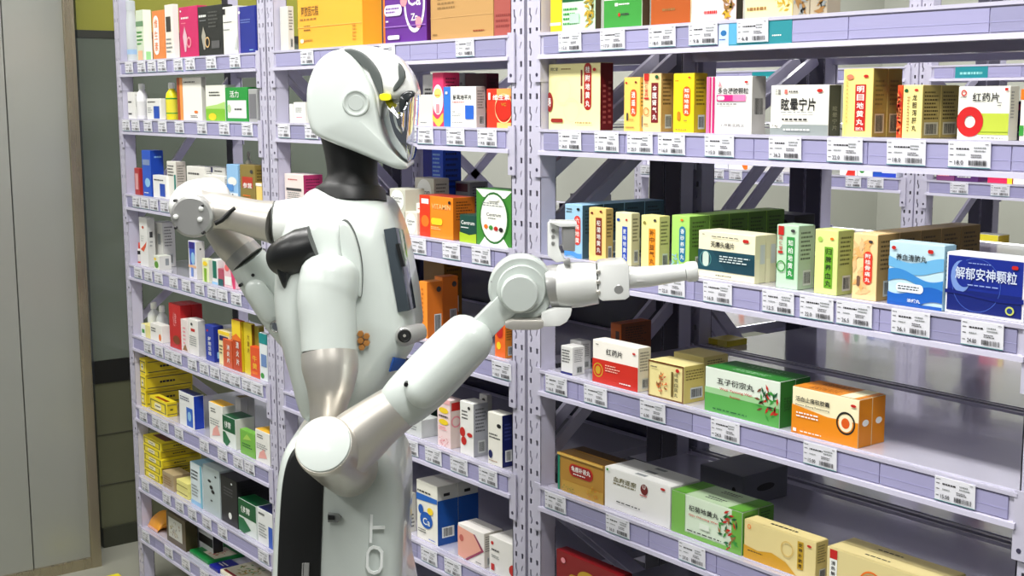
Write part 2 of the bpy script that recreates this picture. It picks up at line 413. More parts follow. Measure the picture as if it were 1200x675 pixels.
# ---------------------------------------------------------------- goods on the shelves
ORD = ['top', 'second', 'third', 'fourth', 'fifth', 'sixth', 'seventh', 'bottom']
BAY = {'L': 'left', 'M': 'middle', 'R': 'right'}
GOODS = {}
CARD = {}
def carton(bay, lv, xl, xr, xs, hpx, c, desc, short, front=(), side=None, n=1, Y=.014, h=None, sc=None, top=(), name='medicine_box', z=None, tc=None, dd=None, lift=0, flaps=True, cat=None, rz=0):
    zz = (LV[lv] if z is None else z) - .0008 + lift
    X0 = xat(xl, Y, zz); X1 = xat(xr, Y, zz)
    if bay in BX:
        lo_, hi_ = BX[bay][0] + PW + .005, BX[bay][1] - PW - .005
        if X1 - lo_ < .012: X1 = lo_ + .03
        if hi_ - X0 < .012: X0 = hi_ - .03
        X0 = max(X0, lo_); X1 = min(X1, hi_)
    w = X1 - X0
    if h is None: h = hpx * zdep((X0, Y, zz)) / FPX
    if dd is None:
        dd = min(max(dat(xs, X1, Y, zz), .012), .2 if n == 1 else .345 - Y) / n if xs else .05
        if n > 1: dd -= .001
    sc = sc or c
    bm = pm(c, .36); sm = pm(sc, .36)
    rnd = random.Random(int(xl * 13 + lv * 7))
    o = empty(name, ((X0 + X1) / 2, Y, zz), rz)
    mb = MB(); mb.box(-w / 2, w / 2, 0, dd, 0, h, bm)
    if sc != c:
        mb.m = [mb.mi(bm), ] * 6; mb.m[1] = mb.mi(sm); mb.m[5 - 0] = mb.mi(bm)
    # faces of MB.box: 0 left, 1 right, 2 front, 3 back, 4 bottom, 5 top
    if tc: mb.m[5] = mb.mi(pm(tc, .36))
    body = mb.build('carton', o, bevel=min(.0012, w * .08))
    e = .00022
    if front:
        decorate(front, lambda u, v, k: (-w / 2 + u * w, -.0004 - e * k, v * h), w / h, int(xl)).build('front_print', o)
    if side is None and w > .03 and lv is not None and hpx and hpx > 30:
        dk = tuple(int(q * .55) for q in C(sc))
        side = [('l', .14, .45, .86, .92, 7, dk), ('r', .3, .06, .8, .3, 'lgr'), ('b', .35, .09, .75, .27, 'k')]
    if side: decorate([('r', .01, .005, .99, .995, sc)] + list(side), lambda u, v, k: (w / 2 + .0004 + e * k, u * dd, v * h), dd / h, int(xl) + 1).build('side_print', o)
    if top: decorate([('r', .01, .01, .99, .99, tc or c)] + list(top), lambda u, v, k: (-w / 2 + u * w, v * dd, h + .0004 + e * k), w / dd, int(xl) + 2).build('top_print', o)
    if flaps and w > .025:
        mb = MB(); mb.box(-w / 2 + .0016, w / 2 - .0016, .003, dd - .0012, h - .0002, h + .0003, pm(tc or c, .36)); mb.build('tuck_flap', o)
    place = "on the %s bay's %s shelf" % (BAY[bay], ORD[lv]) if bay in BAY else bay
    grp = 'medicine boxes ' + place
    cat = cat or 'medicine box'
    tag(o, desc + ' ' + place, cat, grp)
    if bay in BAY: GOODS.setdefault((bay, lv), []).append((xl, xs or xr, short))
    for i in range(1, n):
        q = copy_tree(o); q.location.y += i * (dd + .001)
        q['label'] = '%s, %s in its row %s' % (short, ['', 'second', 'third', 'fourth', 'fifth', 'sixth'][i], place)
    return o
def vt(s, u0, u1, v0, v1, bg, fg='w', pill=True):
    return [('R' if pill else 'r', u0, v0, u1, v1, bg), ('v', s, (u0 + u1) / 2, v0 + (v1 - v0) * .05, v1 - (v1 - v0) * .05, (u1 - u0) * .62, fg)]
def bar3(c): return [('l', .12, .5, .88, .9, 4, c), ('r', .2, .12, .8, .3, c)]
tx = 'tx'
# right bay, top shelf (their tops leave the frame)
carton('R', 0, 645, 657.5, 0, 0, 'y', 'plain yellow box beside the post', 'yellow box', [('r', 0, .13, 1, .18, 'w')], h=.10, dd=.09)
carton('R', 0, 658.5, 697, 705, 0, (205, 235, 205), 'pale green box with dark green title band and figure', 'pale green figure box', [('r', .02, .50, .66, .82, 'dg'), ('t', '前列舒丸', .34, .66, .56, .2, 'w'), ('l', .05, .1, .5, .42, 4, 'g'), ('x', .84, .35, .13, .34, ['ol', 'gd']), ('r', .25, .14, .55, .3, (180, 215, 190))], sc=(70, 60, 40), h=.105)
carton('R', 0, 708, 752, 762, 0, (225, 240, 215), 'box with pale top and solid green lower half', 'green half box', [('r', 0, 0, 1, .46, 'g'), ('t', '肾炎康复片', .5, .72, .84, .28, 'dg'), ('r', .3, .36, .38, .41, 'w'), ('l', .4, .36, .7, .41, 1, 'w'), ('e', .42, .22, .03, .03, 'r'), ('l', .48, .19, .7, .26, 1, 'tx')], sc=(60, 40, 20), h=.105)
carton('R', 0, 763, 809, 0, 0, (244, 240, 196), 'cream box with rust brown lower half', 'rust brown half box', [('r', 0, 0, 1, .5, (176, 84, 28)), ('t', '补肾强身片', .5, .78, .8, .22, (110, 60, 30)), ('r', .55, .44, .85, .48, 'cr'), ('l', .3, .2, .7, .28, 1, 'br')], h=.105, dd=.03)
carton('R', 0, 810, 862, 871, 0, (240, 216, 216), 'pale pink box with brown figure drawing', 'pale pink box', [('r', .02, .66, .5, .7, 'dr'), ('l', .06, .35, .5, .6, 3, 'br'), ('t', '妇科', .4, .44, .2, .1, 'tx'), ('l', .3, .1, .6, .2, 1, 'r'), ('x', .84, .45, .12, .4, ['br', 'gd'])], sc='k', h=.105)
carton('R', 0, 873, 928, 0, 0, (250, 236, 170), 'cream yellow box with golden brush strokes', 'golden brush box', [('x', .8, .3, .2, .25, ['gd', (226, 190, 110)]), ('l', .05, .1, .6, .2, 1, 'br'), ('t', '丸', .06, .45, .05, .14, 'dr'), ('t', '乌鸡白凤', .45, .75, .5, .22, 'dr')], h=.105, dd=.04)
for i, (a, b) in enumerate(((929, 948), (949, 969))):
    carton('R', 0, a, b, 0, 0, (176, 164, 140), 'small %s speckled grey brown box with orange dot' % ('left' if i == 0 else 'right'), 'speckled box', [('x', .5, .5, .45, .45, ['gr', 'br']), ('e', .5, .72, .3, .12, 'or_'), ('e', .5, .72, .18, .07, 'r')], h=.10, dd=.03)
# right bay, second shelf
carton('R', 1, 643, 703, 718, 75, (250, 242, 176), 'large cream box, tall red pill, maroon side', 'large cream box', vt('桂附地黄丸', .70, .84, .3, 1.0, (170, 30, 24)) + [('r', .64, .66, .67, .9, 'dr'), ('r', .64, .4, .67, .62, 'dr'), ('e', .03, .42, .065, .15, (150, 30, 24)), ('t', '寿', .03, .42, .06, .14, 'w'), ('R', .06, .11, .3, .17, (150, 40, 30)), ('t', '同仁堂', .13, .92, .14, .05, 'k'), ('l', .27, .9, .5, .94, 1, 'br'), ('e', .91, .9, .03, .025, 'r'), ('l', .55, .09, .9, .13, 1, 'br'), ('g', .3, .6, .2, .195, (236, 226, 150)), ('g', .48, .3, .18, .175, (236, 226, 150))], [('l', .2, .08, .45, .7, 8, (170, 90, 80)), ('l', .6, .08, .85, .75, 8, (170, 90, 80))], sc=(96, 12, 16))
carton('R', 1, 731, 749.5, 752, 62, (250, 206, 100), 'small amber box with orange name pill', 'small amber box', vt('逍遥丸', .42, .8, .28, .78, (236, 84, 30)) + [('e', .16, .9, .06, .02, 'r'), ('e', .76, .91, .06, .02, 'dr'), ('r', .2, .2, .3, .34, 'tx'), ('l', .15, .05, .85, .1, 1, 'br'), ('l', .4, .2, .7, .24, 1, 'br')])
carton('R', 1, 753, 774, 789, 67, (250, 214, 150), 'peach box with dark maroon vertical name panel', 'peach box', vt('金匮肾气丸', .48, .86, .16, .84, (122, 24, 30), pill=False) + [('r', .08, .88, .34, 1.0, 'r'), ('v', '同仁堂药', .21, .6, .88, .18, 'r'), ('r', .1, .56, .36, .59, 'r'), ('g', .22, .35, .07, .055, 'or_'), ('e', .8, .94, .1, .03, 'dg'), ('l', .1, .1, .4, .16, 1, 'br')], sc=(186, 150, 90))
carton('R', 1, 788.5, 812.5, 828, 68, (250, 224, 30), 'bright yellow box with orange pill shaped title', 'bright yellow box', vt('知柏地黄丸', .48, .84, .28, .78, (240, 90, 24)) + [('l', .1, .86, .3, .9, 1, 'or_'), ('R', .22, .2, .38, .36, (200, 130, 20)), ('l', .15, .03, .85, .07, 1, 'br'), ('e', .8, .93, .06, .015, 'r'), ('l', .55, .18, .8, .23, 1, 'br')], sc=(196, 164, 30))
carton('R', 1, 827.5, 880, 896, 65, (246, 244, 240), 'white box with magenta stripes at its left edge', 'magenta striped box', [('r', 0, 0, .06, 1, (240, 120, 170)), ('r', .07, 0, .11, 1, 'mg'), ('r', .14, 0, .19, 1, 'mg'), ('t', '多合凝胶颗粒', .6, .75, .68, .11, 'k'), ('r', .24, .57, .88, .68, (240, 130, 180)), ('r', .24, .57, .6, .68, (220, 40, 130)), ('R', .26, .59, .42, .66, 'w'), ('l', .26, .5, .75, .54, 1, 'tx'), ('t', '上海新亚药业', .6, .15, .55, .05, tx), ('e', .9, .9, .04, .02, 'r'), ('p', [(.28, .82), (.36, .84), (.32, .93)], 'pk')], [('b', .2, .34, .8, .62, 'k')], sc=(186, 184, 178))
carton('R', 1, 902.5, 970, 984, 57, (250, 248, 236), 'white and grey box with big black lettering', 'white grey box', [('r', 0, 0, 1, .22, (150, 158, 156)), ('p', [(0, .14), (.18, .14), (.22, .22), (0, .22)], (250, 248, 236)), ('t', '眩晕宁片', .49, .62, .6, .26, 'k'), ('t', '三蓝', .13, .87, .1, .1, 'k'), ('r', .25, .83, .3, .92, (226, 120, 110)), ('l', .33, .84, .55, .91, 1, 'tx'), ('e', .86, .89, .05, .035, 'r'), ('l', .22, .28, .74, .36, 1, 'k'), ('l', .2, .44, .85, .48, 1, 'gr'), ('l', .25, .08, .75, .15, 1, 'w'), ('t', '0.4g', .1, .18, .1, .05, 'tx')], [('v', '眩晕宁片', .5, .1, .6, .4, (140, 144, 132))], sc=(76, 80, 72))
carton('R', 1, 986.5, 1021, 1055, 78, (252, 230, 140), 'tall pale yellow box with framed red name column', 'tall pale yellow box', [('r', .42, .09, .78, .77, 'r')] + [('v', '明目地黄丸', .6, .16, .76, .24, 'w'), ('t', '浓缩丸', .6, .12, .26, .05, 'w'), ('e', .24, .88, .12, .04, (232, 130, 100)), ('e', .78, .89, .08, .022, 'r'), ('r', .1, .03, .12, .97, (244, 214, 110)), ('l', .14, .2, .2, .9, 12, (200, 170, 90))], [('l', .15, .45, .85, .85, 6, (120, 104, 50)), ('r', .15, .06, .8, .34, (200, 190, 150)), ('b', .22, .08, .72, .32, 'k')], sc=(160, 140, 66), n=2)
carton('R', 1, 1050, 1055.5, 0, 61, (232, 84, 36), 'narrow orange red box edge', 'narrow orange red box', [('x', .5, .5, .4, .4, ['r', (240, 140, 80)])], dd=.05)
carton('R', 1, 1056.5, 1079, 1122, 61, (250, 232, 150), 'squat pale yellow box with olive printed side and barcode', 'squat pale yellow box', [('v', '龙胆泻肝丸', .62, .12, .84, .24, 'k'), ('e', .18, .9, .1, .035, 'dg'), ('e', .7, .91, .1, .022, 'r'), ('l', .25, .12, .4, .8, 12, 'br')], [('l', .1, .34, .9, .9, 8, (90, 78, 40)), ('r', .12, .06, .88, .3, (196, 190, 160)), ('b', .2, .08, .8, .27, 'k')], sc=(178, 158, 88), n=2)
carton('R', 1, 1121, 1181, 1191, 61, (250, 250, 238), 'white box with red ring and lime green band', 'red ring box', [('r', .42, .10, 1, .50, (190, 205, 70)), ('r', .42, .14, 1, .16, (140, 160, 40)), ('g', .255, .34, .285, .115, (206, 34, 36)), ('t', '红药片', .55, .80, .52, .17, 'k'), ('g', .12, .88, .06, .035, 'r'), ('l', .05, .78, .2, .82, 1, tx), ('l', .78, .62, .88, .72, 2, tx), ('r', .92, .92, .98, .97, 'r'), ('l', .5, .02, .96, .06, 1, tx)], [('l', .1, .4, .5, .92, 9, 'gr')], sc=(220, 220, 206))
carton('R', 1, 1194, 1230, 0, 60, (250, 240, 226), 'cream box with orange top edge, cut by the frame', 'orange topped box', [('r', 0, .8, 1, 1, 'or_'), ('r', 0, .1, .2, .3, 'g')], dd=.03)
# right bay, third shelf
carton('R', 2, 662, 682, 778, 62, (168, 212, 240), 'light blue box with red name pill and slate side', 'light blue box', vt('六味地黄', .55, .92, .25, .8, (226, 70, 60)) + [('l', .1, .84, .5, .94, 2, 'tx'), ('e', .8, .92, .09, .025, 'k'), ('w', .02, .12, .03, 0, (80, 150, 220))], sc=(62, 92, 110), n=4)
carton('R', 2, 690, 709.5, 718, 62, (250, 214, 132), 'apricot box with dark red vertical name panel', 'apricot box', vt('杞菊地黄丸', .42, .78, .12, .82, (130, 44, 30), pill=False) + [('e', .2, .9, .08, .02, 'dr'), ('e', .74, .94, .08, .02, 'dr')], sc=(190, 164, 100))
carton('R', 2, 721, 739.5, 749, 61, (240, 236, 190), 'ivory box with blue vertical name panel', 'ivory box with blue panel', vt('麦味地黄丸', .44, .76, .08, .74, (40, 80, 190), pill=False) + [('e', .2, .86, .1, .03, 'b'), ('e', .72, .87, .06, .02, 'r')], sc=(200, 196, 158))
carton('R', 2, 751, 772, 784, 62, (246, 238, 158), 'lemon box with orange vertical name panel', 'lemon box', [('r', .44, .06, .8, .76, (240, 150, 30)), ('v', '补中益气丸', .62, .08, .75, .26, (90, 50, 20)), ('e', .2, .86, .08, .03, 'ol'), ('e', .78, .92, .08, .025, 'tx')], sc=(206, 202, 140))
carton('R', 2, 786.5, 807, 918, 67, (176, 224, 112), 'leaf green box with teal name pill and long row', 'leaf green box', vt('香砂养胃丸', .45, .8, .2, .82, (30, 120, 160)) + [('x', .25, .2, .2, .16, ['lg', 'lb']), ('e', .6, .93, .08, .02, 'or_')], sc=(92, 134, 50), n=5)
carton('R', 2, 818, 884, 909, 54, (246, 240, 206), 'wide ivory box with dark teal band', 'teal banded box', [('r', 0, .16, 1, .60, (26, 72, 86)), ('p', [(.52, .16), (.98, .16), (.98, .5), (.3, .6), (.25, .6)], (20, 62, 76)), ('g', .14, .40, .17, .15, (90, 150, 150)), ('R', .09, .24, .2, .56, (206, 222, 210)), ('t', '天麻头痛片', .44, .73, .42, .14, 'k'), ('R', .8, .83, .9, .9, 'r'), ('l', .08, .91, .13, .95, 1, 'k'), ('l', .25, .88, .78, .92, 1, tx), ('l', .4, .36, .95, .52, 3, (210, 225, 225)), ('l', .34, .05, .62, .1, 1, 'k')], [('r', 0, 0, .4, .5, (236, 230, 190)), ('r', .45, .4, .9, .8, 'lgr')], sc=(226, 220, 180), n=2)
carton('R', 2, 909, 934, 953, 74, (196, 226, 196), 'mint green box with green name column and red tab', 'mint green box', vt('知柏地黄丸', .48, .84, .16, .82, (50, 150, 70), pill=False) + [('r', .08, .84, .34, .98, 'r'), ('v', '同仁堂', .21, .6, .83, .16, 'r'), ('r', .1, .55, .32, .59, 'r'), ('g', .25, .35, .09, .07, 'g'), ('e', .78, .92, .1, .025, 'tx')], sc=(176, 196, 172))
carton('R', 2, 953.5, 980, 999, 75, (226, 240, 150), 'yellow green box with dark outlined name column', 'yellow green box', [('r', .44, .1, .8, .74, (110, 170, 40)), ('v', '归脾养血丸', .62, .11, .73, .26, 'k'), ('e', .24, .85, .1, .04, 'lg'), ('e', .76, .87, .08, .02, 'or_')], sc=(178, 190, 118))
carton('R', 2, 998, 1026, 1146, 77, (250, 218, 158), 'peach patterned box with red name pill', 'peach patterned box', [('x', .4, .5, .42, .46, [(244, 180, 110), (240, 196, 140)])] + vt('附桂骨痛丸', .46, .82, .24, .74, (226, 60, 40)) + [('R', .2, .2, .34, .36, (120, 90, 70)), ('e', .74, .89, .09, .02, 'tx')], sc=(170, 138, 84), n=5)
carton('R', 2, 1040, 1104, 1117, 74, (196, 226, 240), 'pale blue box with deep blue wave pattern', 'blue wave box', [('w', .56, .74, .06, 2.2, (110, 180, 226)), ('w', .34, .50, .08, .3, (60, 140, 210)), ('w', .04, .26, .08, 3.4, (30, 100, 190)), ('r', 0, 0, 1, .05, (20, 90, 180)), ('t', '养血清脑丸', .42, .76, .56, .11, 'k'), ('R', .16, .22, .66, .36, (236, 244, 250)), ('l', .2, .25, .62, .33, 2, tx), ('R', .72, .86, .82, .92, 'r'), ('e', .1, .9, .04, .03, 'r'), ('t', '浓缩丸', .5, .1, .24, .06, 'w')], sc=(156, 196, 216))
carton('R', 2, 1107, 1199, 1215, 71, (240, 242, 248), 'wide navy night scene box with white frame', 'navy box', [('r', .025, .05, .975, .95, (22, 42, 140)), ('r', .025, .05, .975, .4, (18, 34, 112)), ('g', .4, .5, .44, .43, (70, 100, 190)), ('e', .2, .62, .13, .26, (120, 150, 214)), ('e', .245, .67, .115, .22, (22, 42, 140)), ('w', .3, .36, .03, 1, (17, 32, 118)), ('t', '解郁安神颗粒', .52, .68, .78, .2, (210, 220, 240)), ('R', .84, .82, .92, .88, 'r'), ('e', .84, .16, .055, .07, (200, 210, 100)), ('e', .84, .16, .035, .045, (30, 60, 130)), ('l', .3, .48, .8, .52, 1, (150, 170, 220)), ('l', .3, .84, .6, .87, 1, (150, 170, 220))], sc=(210, 212, 220))
# right bay, fourth shelf
carton('R', 3, 657.5, 671, 685, 33, (226, 226, 222), 'very small white carton in front', 'small white carton', [('l', .1, .4, .9, .9, 5, tx), ('r', 0, 0, 1, .08, 'db')])
carton('R', 3, 668, 681, 692, 33, (214, 214, 210), 'very small white carton tucked behind', 'hidden white carton', [], Y=.06)
carton('R', 3, 649, 672, 674, 44, (196, 96, 30), 'rust orange carton standing far back', 'rust orange carton', [('r', .5, .3, .85, .8, (70, 50, 44)), ('r', 0, .3, 1, .36, 'or_')], sc=(120, 60, 24), Y=.17, dd=.08)
carton('R', 3, 694.5, 747.5, 762, 50, (246, 242, 232), 'white box with red lower half and gold emblem', 'red lower half box', [('r', 0, 0, 1, .56, (204, 44, 30)), ('g', .13, .3, .17, .14, 'gd'), ('e', .13, .3, .06, .1, 'gd'), ('t', '红药片', .49, .77, .36, .15, 'k'), ('l', .08, .88, .16, .93, 1, 'k'), ('e', .92, .86, .035, .025, 'r'), ('l', .3, .3, .62, .48, 3, (240, 190, 170)), ('l', .62, .08, .95, .14, 1, 'w')], sc=(226, 220, 200))
carton('R', 3, 760, 801, 825, 43, (238, 224, 156), 'golden box with brown border and small flower', 'golden flower box', [('r', 0, .95, 1, 1, (110, 70, 30)), ('r', 0, 0, 1, .04, (110, 70, 30)), ('r', 0, 0, .02, 1, (110, 70, 30)), ('r', .97, 0, 1, 1, (110, 70, 30)), ('r', .66, .12, .72, .8, (110, 90, 40)), ('v', '乌鸡白凤丸', .8, .12, .8, .1, 'k'), ('x', .4, .42, .14, .28, ['r', 'or_', 'br']), ('e', .84, .86, .05, .05, 'r'), ('l', .08, .8, .3, .88, 1, tx)], [('l', .08, .6, .95, .9, 4, (120, 104, 50)), ('r', .3, .1, .9, .4, 'lgr'), ('b', .35, .14, .85, .36, 'k')], sc=(206, 188, 104))
carton('R', 3, 789, 824, 830, 43, (232, 216, 140), 'golden box stacked diagonally behind the flower box', 'rear golden box', [], Y=.09, dd=.06)
wuzi = [('r', 0, 0, 1, .42, (90, 170, 80)), ('r', 0, .42, 1, .55, (160, 206, 150)), ('x', .84, .5, .14, .42, ['g', 'dg', 'r', (120, 70, 50)]), ('t', '五子衍宗丸', .42, .74, .5, .15, 'k'), ('t', 'Wuzi Yanzong Wan', .43, .56, .44, .07, 'r'), ('t', 'Shuimiwan', .42, .44, .14, .05, 'r'), ('l', .12, .07, .66, .12, 1, 'dg')]
carton('R', 3, 826, 913, 948, 52, (226, 236, 222), 'large white and green box with berry sprig', 'berry sprig box', wuzi, [('r', 0, 0, 1, 1, (34, 110, 34)), ('T', '五子衍宗丸', .5, .5, .5, .3, (16, 60, 20))], sc=(34, 110, 34), tc=(40, 124, 40), n=2, top=[('l', .3, .3, .8, .7, 2, (150, 196, 150))])
carton('R', 3, 927.5, 1005, 1036, 55, (250, 240, 200), 'orange and cream box with capsule in a ring', 'capsule ring box', [('p', [(0, 0), (1, 0), (1, .52), (.55, .5), (0, .62)], (232, 140, 20)), ('g', .82, .46, .24, .20, 'k'), ('e', .82, .46, .1, .18, (250, 236, 200)), ('e', .82, .46, .06, .11, (220, 90, 20)), ('t', '活血止痛软胶囊', .32, .76, .52, .11, 'k'), ('t', 'Huoxue Zhitong Ruanjiaonang', .32, .63, .52, .05, tx), ('e', .93, .86, .04, .03, 'r'), ('l', .08, .36, .5, .5, 2, 'w'), ('l', .15, .05, .6, .1, 1, 'w'), ('r', .04, .05, .09, .12, 'w')], [('r', 0, 0, .0, 0, 'w'), ('e', .5, .5, .25, .07, 'w')], sc=(232, 140, 20), tc=(226, 140, 40), n=2, top=[('r', .72, 0, .92, 1, 'cr'), ('l', .2, .2, .65, .8, 3, (150, 80, 10))])
# right bay, fifth shelf
carton('R', 4, 654, 707, 737, 45, (176, 130, 50), 'bronze gold box with red title panel', 'bronze gold box', [('r', 0, 0, .05, 1, (20, 130, 100)), ('r', .1, 0, 1, .3, (190, 150, 60)), ('R', .26, .48, .78, .80, 'r'), ('R', .28, .5, .76, .78, (150, 30, 24)), ('t', '龟鹿补肾丸', .52, .68, .42, .14, 'w'), ('l', .36, .52, .68, .58, 1, 'w'), ('x', .2, .08, .2, .1, ['g', 'dg']), ('x', .8, .2, .16, .18, ['gd', (200, 120, 40)]), ('r', 0, .94, 1, 1, (220, 180, 90))], sc=(196, 156, 90), tc=(86, 62, 26), n=2)
carton('R', 4, 708.5, 785, 820, 48, (238, 238, 234), 'long white box with olive and maroon logo', 'long white box', [('t', '血府逐瘀', .32, .76, .36, .13, (110, 104, 60)), ('l', .14, .62, .5, .69, 1, (130, 124, 90)), ('e', .62, .74, .055, .13, (110, 30, 30)), ('t', 'U', .62, .80, .04, .1, 'w'), ('l', .56, .56, .68, .62, 1, 'r'), ('e', .9, .9, .035, .03, 'r'), ('l', .2, .2, .7, .26, 1, 'k'), ('r', .04, .92, .07, .98, 'g')], sc=(206, 208, 206), n=3, top=[('r', .42, .3, .58, .7, 'gr')], side=[('l', .2, .3, .8, .7, 3, 'gr')])
carton('R', 4, 820, 870, 905, 36, (110, 112, 122), 'dim grey box far back with a dark dot', 'dim grey box', [('e', .8, .5, .04, .09, 'k')], Y=.2, dd=.12, side=[('e', .5, .5, .2, .12, 'k')])
carton('R', 4, 787, 869, 906, 49, (214, 230, 206), 'pale green box with leaf corners and berry twig', 'berry twig box', [('r', 0, 0, .2, 1, (120, 180, 80)), ('r', .86, 0, 1, 1, (110, 174, 66)), ('r', 0, 0, 1, .1, (120, 180, 80)), ('x', .82, .48, .14, .44, ['dg', 'g', 'br', 'r']), ('t', '杞菊地黄丸', .47, .72, .42, .14, 'k'), ('t', 'Qiju Dihuang Wan', .47, .55, .42, .06, 'r'), ('l', .24, .14, .74, .2, 1, 'k'), ('r', .42, .3, .56, .44, (226, 236, 220))], sc=(96, 160, 54), tc=(180, 204, 166), n=2, top=[('r', 0, 0, .2, 1, (96, 160, 54)), ('r', .8, 0, 1, 1, (96, 160, 54)), ('l', .4, .3, .7, .7, 2, 'tx')])
carton('R', 4, 871.5, 955, 969, 46, (232, 214, 150), 'pale gold box with golden hill and title column', 'pale gold hill box', [('p', [(0, .0), (.75, 0), (.6, .25), (.4, .36), (.2, .28), (0, .34)], (214, 160, 40)), ('l', .06, .2, .3, .25, 1, 'k'), ('r', .76, .2, .84, .9, 'gd'), ('v', '安神补脑液', .8, .22, .88, .05, 'k'), ('g', .08, .85, .06, .04, 'or_'), ('e', .92, .86, .03, .03, 'r'), ('g', .62, .6, .2, .17, (220, 190, 110))], sc=(206, 190, 124), top=[('l', .3, .3, .7, .7, 1, 'k')])
carton('R', 4, 968, 1099, 1114, 50, (226, 210, 150), 'wide pale gold box with white title strip', 'wide pale gold box', [('r', .03, 0, .1, .9, 'w'), ('r', .03, .74, .1, .96, 'r'), ('v', '清热解毒', .065, .2, .7, .04, 'k'), ('g', .42, .4, .34, .3, 'or_'), ('g', .42, .4, .26, .22, (230, 160, 90)), ('r', .66, .3, .8, .7, 'r')], sc=(190, 180, 110), top=[('l', .3, .35, .6, .6, 1, 'k')], n=2, dd=.03)
# right bay, sixth shelf
carton('R', 5, 652, 728, 740, 66, (140, 18, 24), 'dark red and cream gift box with gold cartouche', 'dark red gift box', [('r', 0, 0, 1, .46, (226, 196, 120)), ('e', .5, .66, .16, .15, 'gd'), ('R', .2, .42, .82, .66, 'gd'), ('R', .23, .45, .79, .63, (150, 20, 24)), ('t', '鹿茸参宝', .51, .54, .44, .12, (210, 120, 50)), ('e', .12, .85, .035, .05, 'pk'), ('e', .86, .78, .03, .02, 'g')], sc=(110, 14, 20), name='gift_box')
carton('R', 5, 742, 815, 826, 52, (60, 16, 20), 'very dark box with thin gold line emblem', 'very dark red box', [('g', .4, .7, .14, .13, 'br'), ('r', 0, .9, .5, .94, 'r')], dd=.05)
# middle bay, top shelf
carton('M', 0, 328, 338.5, 345, 51, (214, 214, 206), 'thin pale grey box leaning by the post', 'thin grey box', [])
carton('M', 0, 350, 425, 448, 0, (246, 178, 56), 'big amber carton with dark vertical print', 'big amber carton', [('t', '阿胶固元糕', .2, .52, .28, .14, (130, 90, 40)), ('l', .04, .38, .4, .44, 1, (170, 120, 50)), ('l', .1, .24, .24, .34, 2, (140, 96, 40)), ('r', 0, .3, 1, .31, (250, 196, 90)), ('e', .07, .12, .03, .03, 'cr'), ('l', .1, .1, .26, .15, 1, (180, 130, 60)), ('l', .86, .08, .92, .3, 5, (200, 140, 50))], sc=(240, 160, 30), h=.17, name='carton_box')
carton('M', 0, 450, 500, 504, 0, (100, 44, 140), 'purple carton with round calcium logo', 'purple carton', [('r', 0, 0, .04, 1, 'or_'), ('e', .74, .56, .24, .42, 'w'), ('e', .74, .56, .20, .36, (100, 44, 140)), ('t', 'Ca', .74, .62, .3, .2, 'w'), ('t', 'Zn', .74, .36, .16, .1, 'w'), ('e', .5, .6, .08, .08, 'pk'), ('e', .84, .28, .07, .08, 'pk'), ('R', .04, .40, .46, .56, (226, 216, 236)), ('l', .08, .43, .4, .53, 2, 'pp'), ('r', .04, .24, 1, .25, (170, 130, 200)), ('R', .12, .06, .4, .12, 'w'), ('l', .08, .3, .16, .35, 1, 'w')], sc=(80, 20, 90), h=.145, dd=.05, name='carton_box')
carton('M', 0, 505, 578, 0, 0, (190, 148, 92), 'brown cardboard carton with faint stamped print', 'brown cardboard carton', [('t', '中药饮片', .35, .70, .5, .08, (110, 84, 50)), ('l', .12, .4, .5, .58, 3, (150, 116, 70)), ('r', 0, .3, 1, .305, (206, 166, 110)), ('l', .7, .08, .92, .12, 1, (150, 70, 40)), ('l', .04, .06, .14, .1, 1, (120, 90, 50))], h=.15, dd=.12, name='carton_box')
carton('M', 0, 579, 604, 0, 0, (166, 84, 76), 'maroon carton behind the brown cardboard one', 'maroon carton', [('l', .1, .1, .9, .3, 3, (140, 60, 56))], h=.15, dd=.12, name='carton_box')
# middle bay, second shelf
carton('M', 1, 339.5, 343, 0, 22, 'w', 'thin white carton near the post', 'thin white carton', [], dd=.05)
carton('M', 1, 344.5, 358, 0, 24, (236, 236, 226), 'small white rounded label carton', 'small label carton', [('e', .5, .5, .4, .46, 'w'), ('l', .2, .5, .8, .75, 3, 'k'), ('r', .25, .25, .75, .3, 'pk')], dd=.05)
carton('M', 1, 366, 380, 0, 50, (200, 200, 196), 'grey carton hidden behind the robot head', 'grey carton', [], dd=.05)
carton('M', 1, 487, 507, 0, 36, (222, 220, 212), 'plain grey white carton beside the magenta one', 'plain grey carton', [('l', .3, .08, .8, .16, 1, 'gr')], dd=.06)
carton('M', 1, 496, 509, 0, 58, (226, 226, 216), 'ivory carton standing behind with side lettering', 'ivory rear carton', [('l', .2, .5, .9, .75, 3, tx)], Y=.09, dd=.04)
carton('M', 1, 507.5, 520, 0, 62, (232, 60, 110), 'tall magenta and white carton with yellow circle', 'tall magenta carton', [('e', .5, .5, .5, .28, 'w'), ('e', .5, .62, .34, .09, (250, 220, 120)), ('w', .06, .2, .06, 2, (250, 200, 80)), ('l', .25, .56, .75, .6, 1, 'or_'), ('r', .35, .25, .65, .42, 'pk')], dd=.04)
carton('M', 1, 522, 545, 0, 60, (150, 152, 156), 'grey carton standing behind the blue spined one', 'grey rear carton', [('l', .1, .45, .9, .85, 4, (90, 90, 96))], Y=.1, dd=.03)
carton('M', 1, 545.5, 571, 0, 60, (90, 20, 44), 'dark maroon carton standing behind', 'dark maroon rear carton', [('e', .5, .3, .5, .12, (200, 150, 60)), ('l', .2, .6, .8, .7, 1, 'r')], Y=.1, dd=.03)
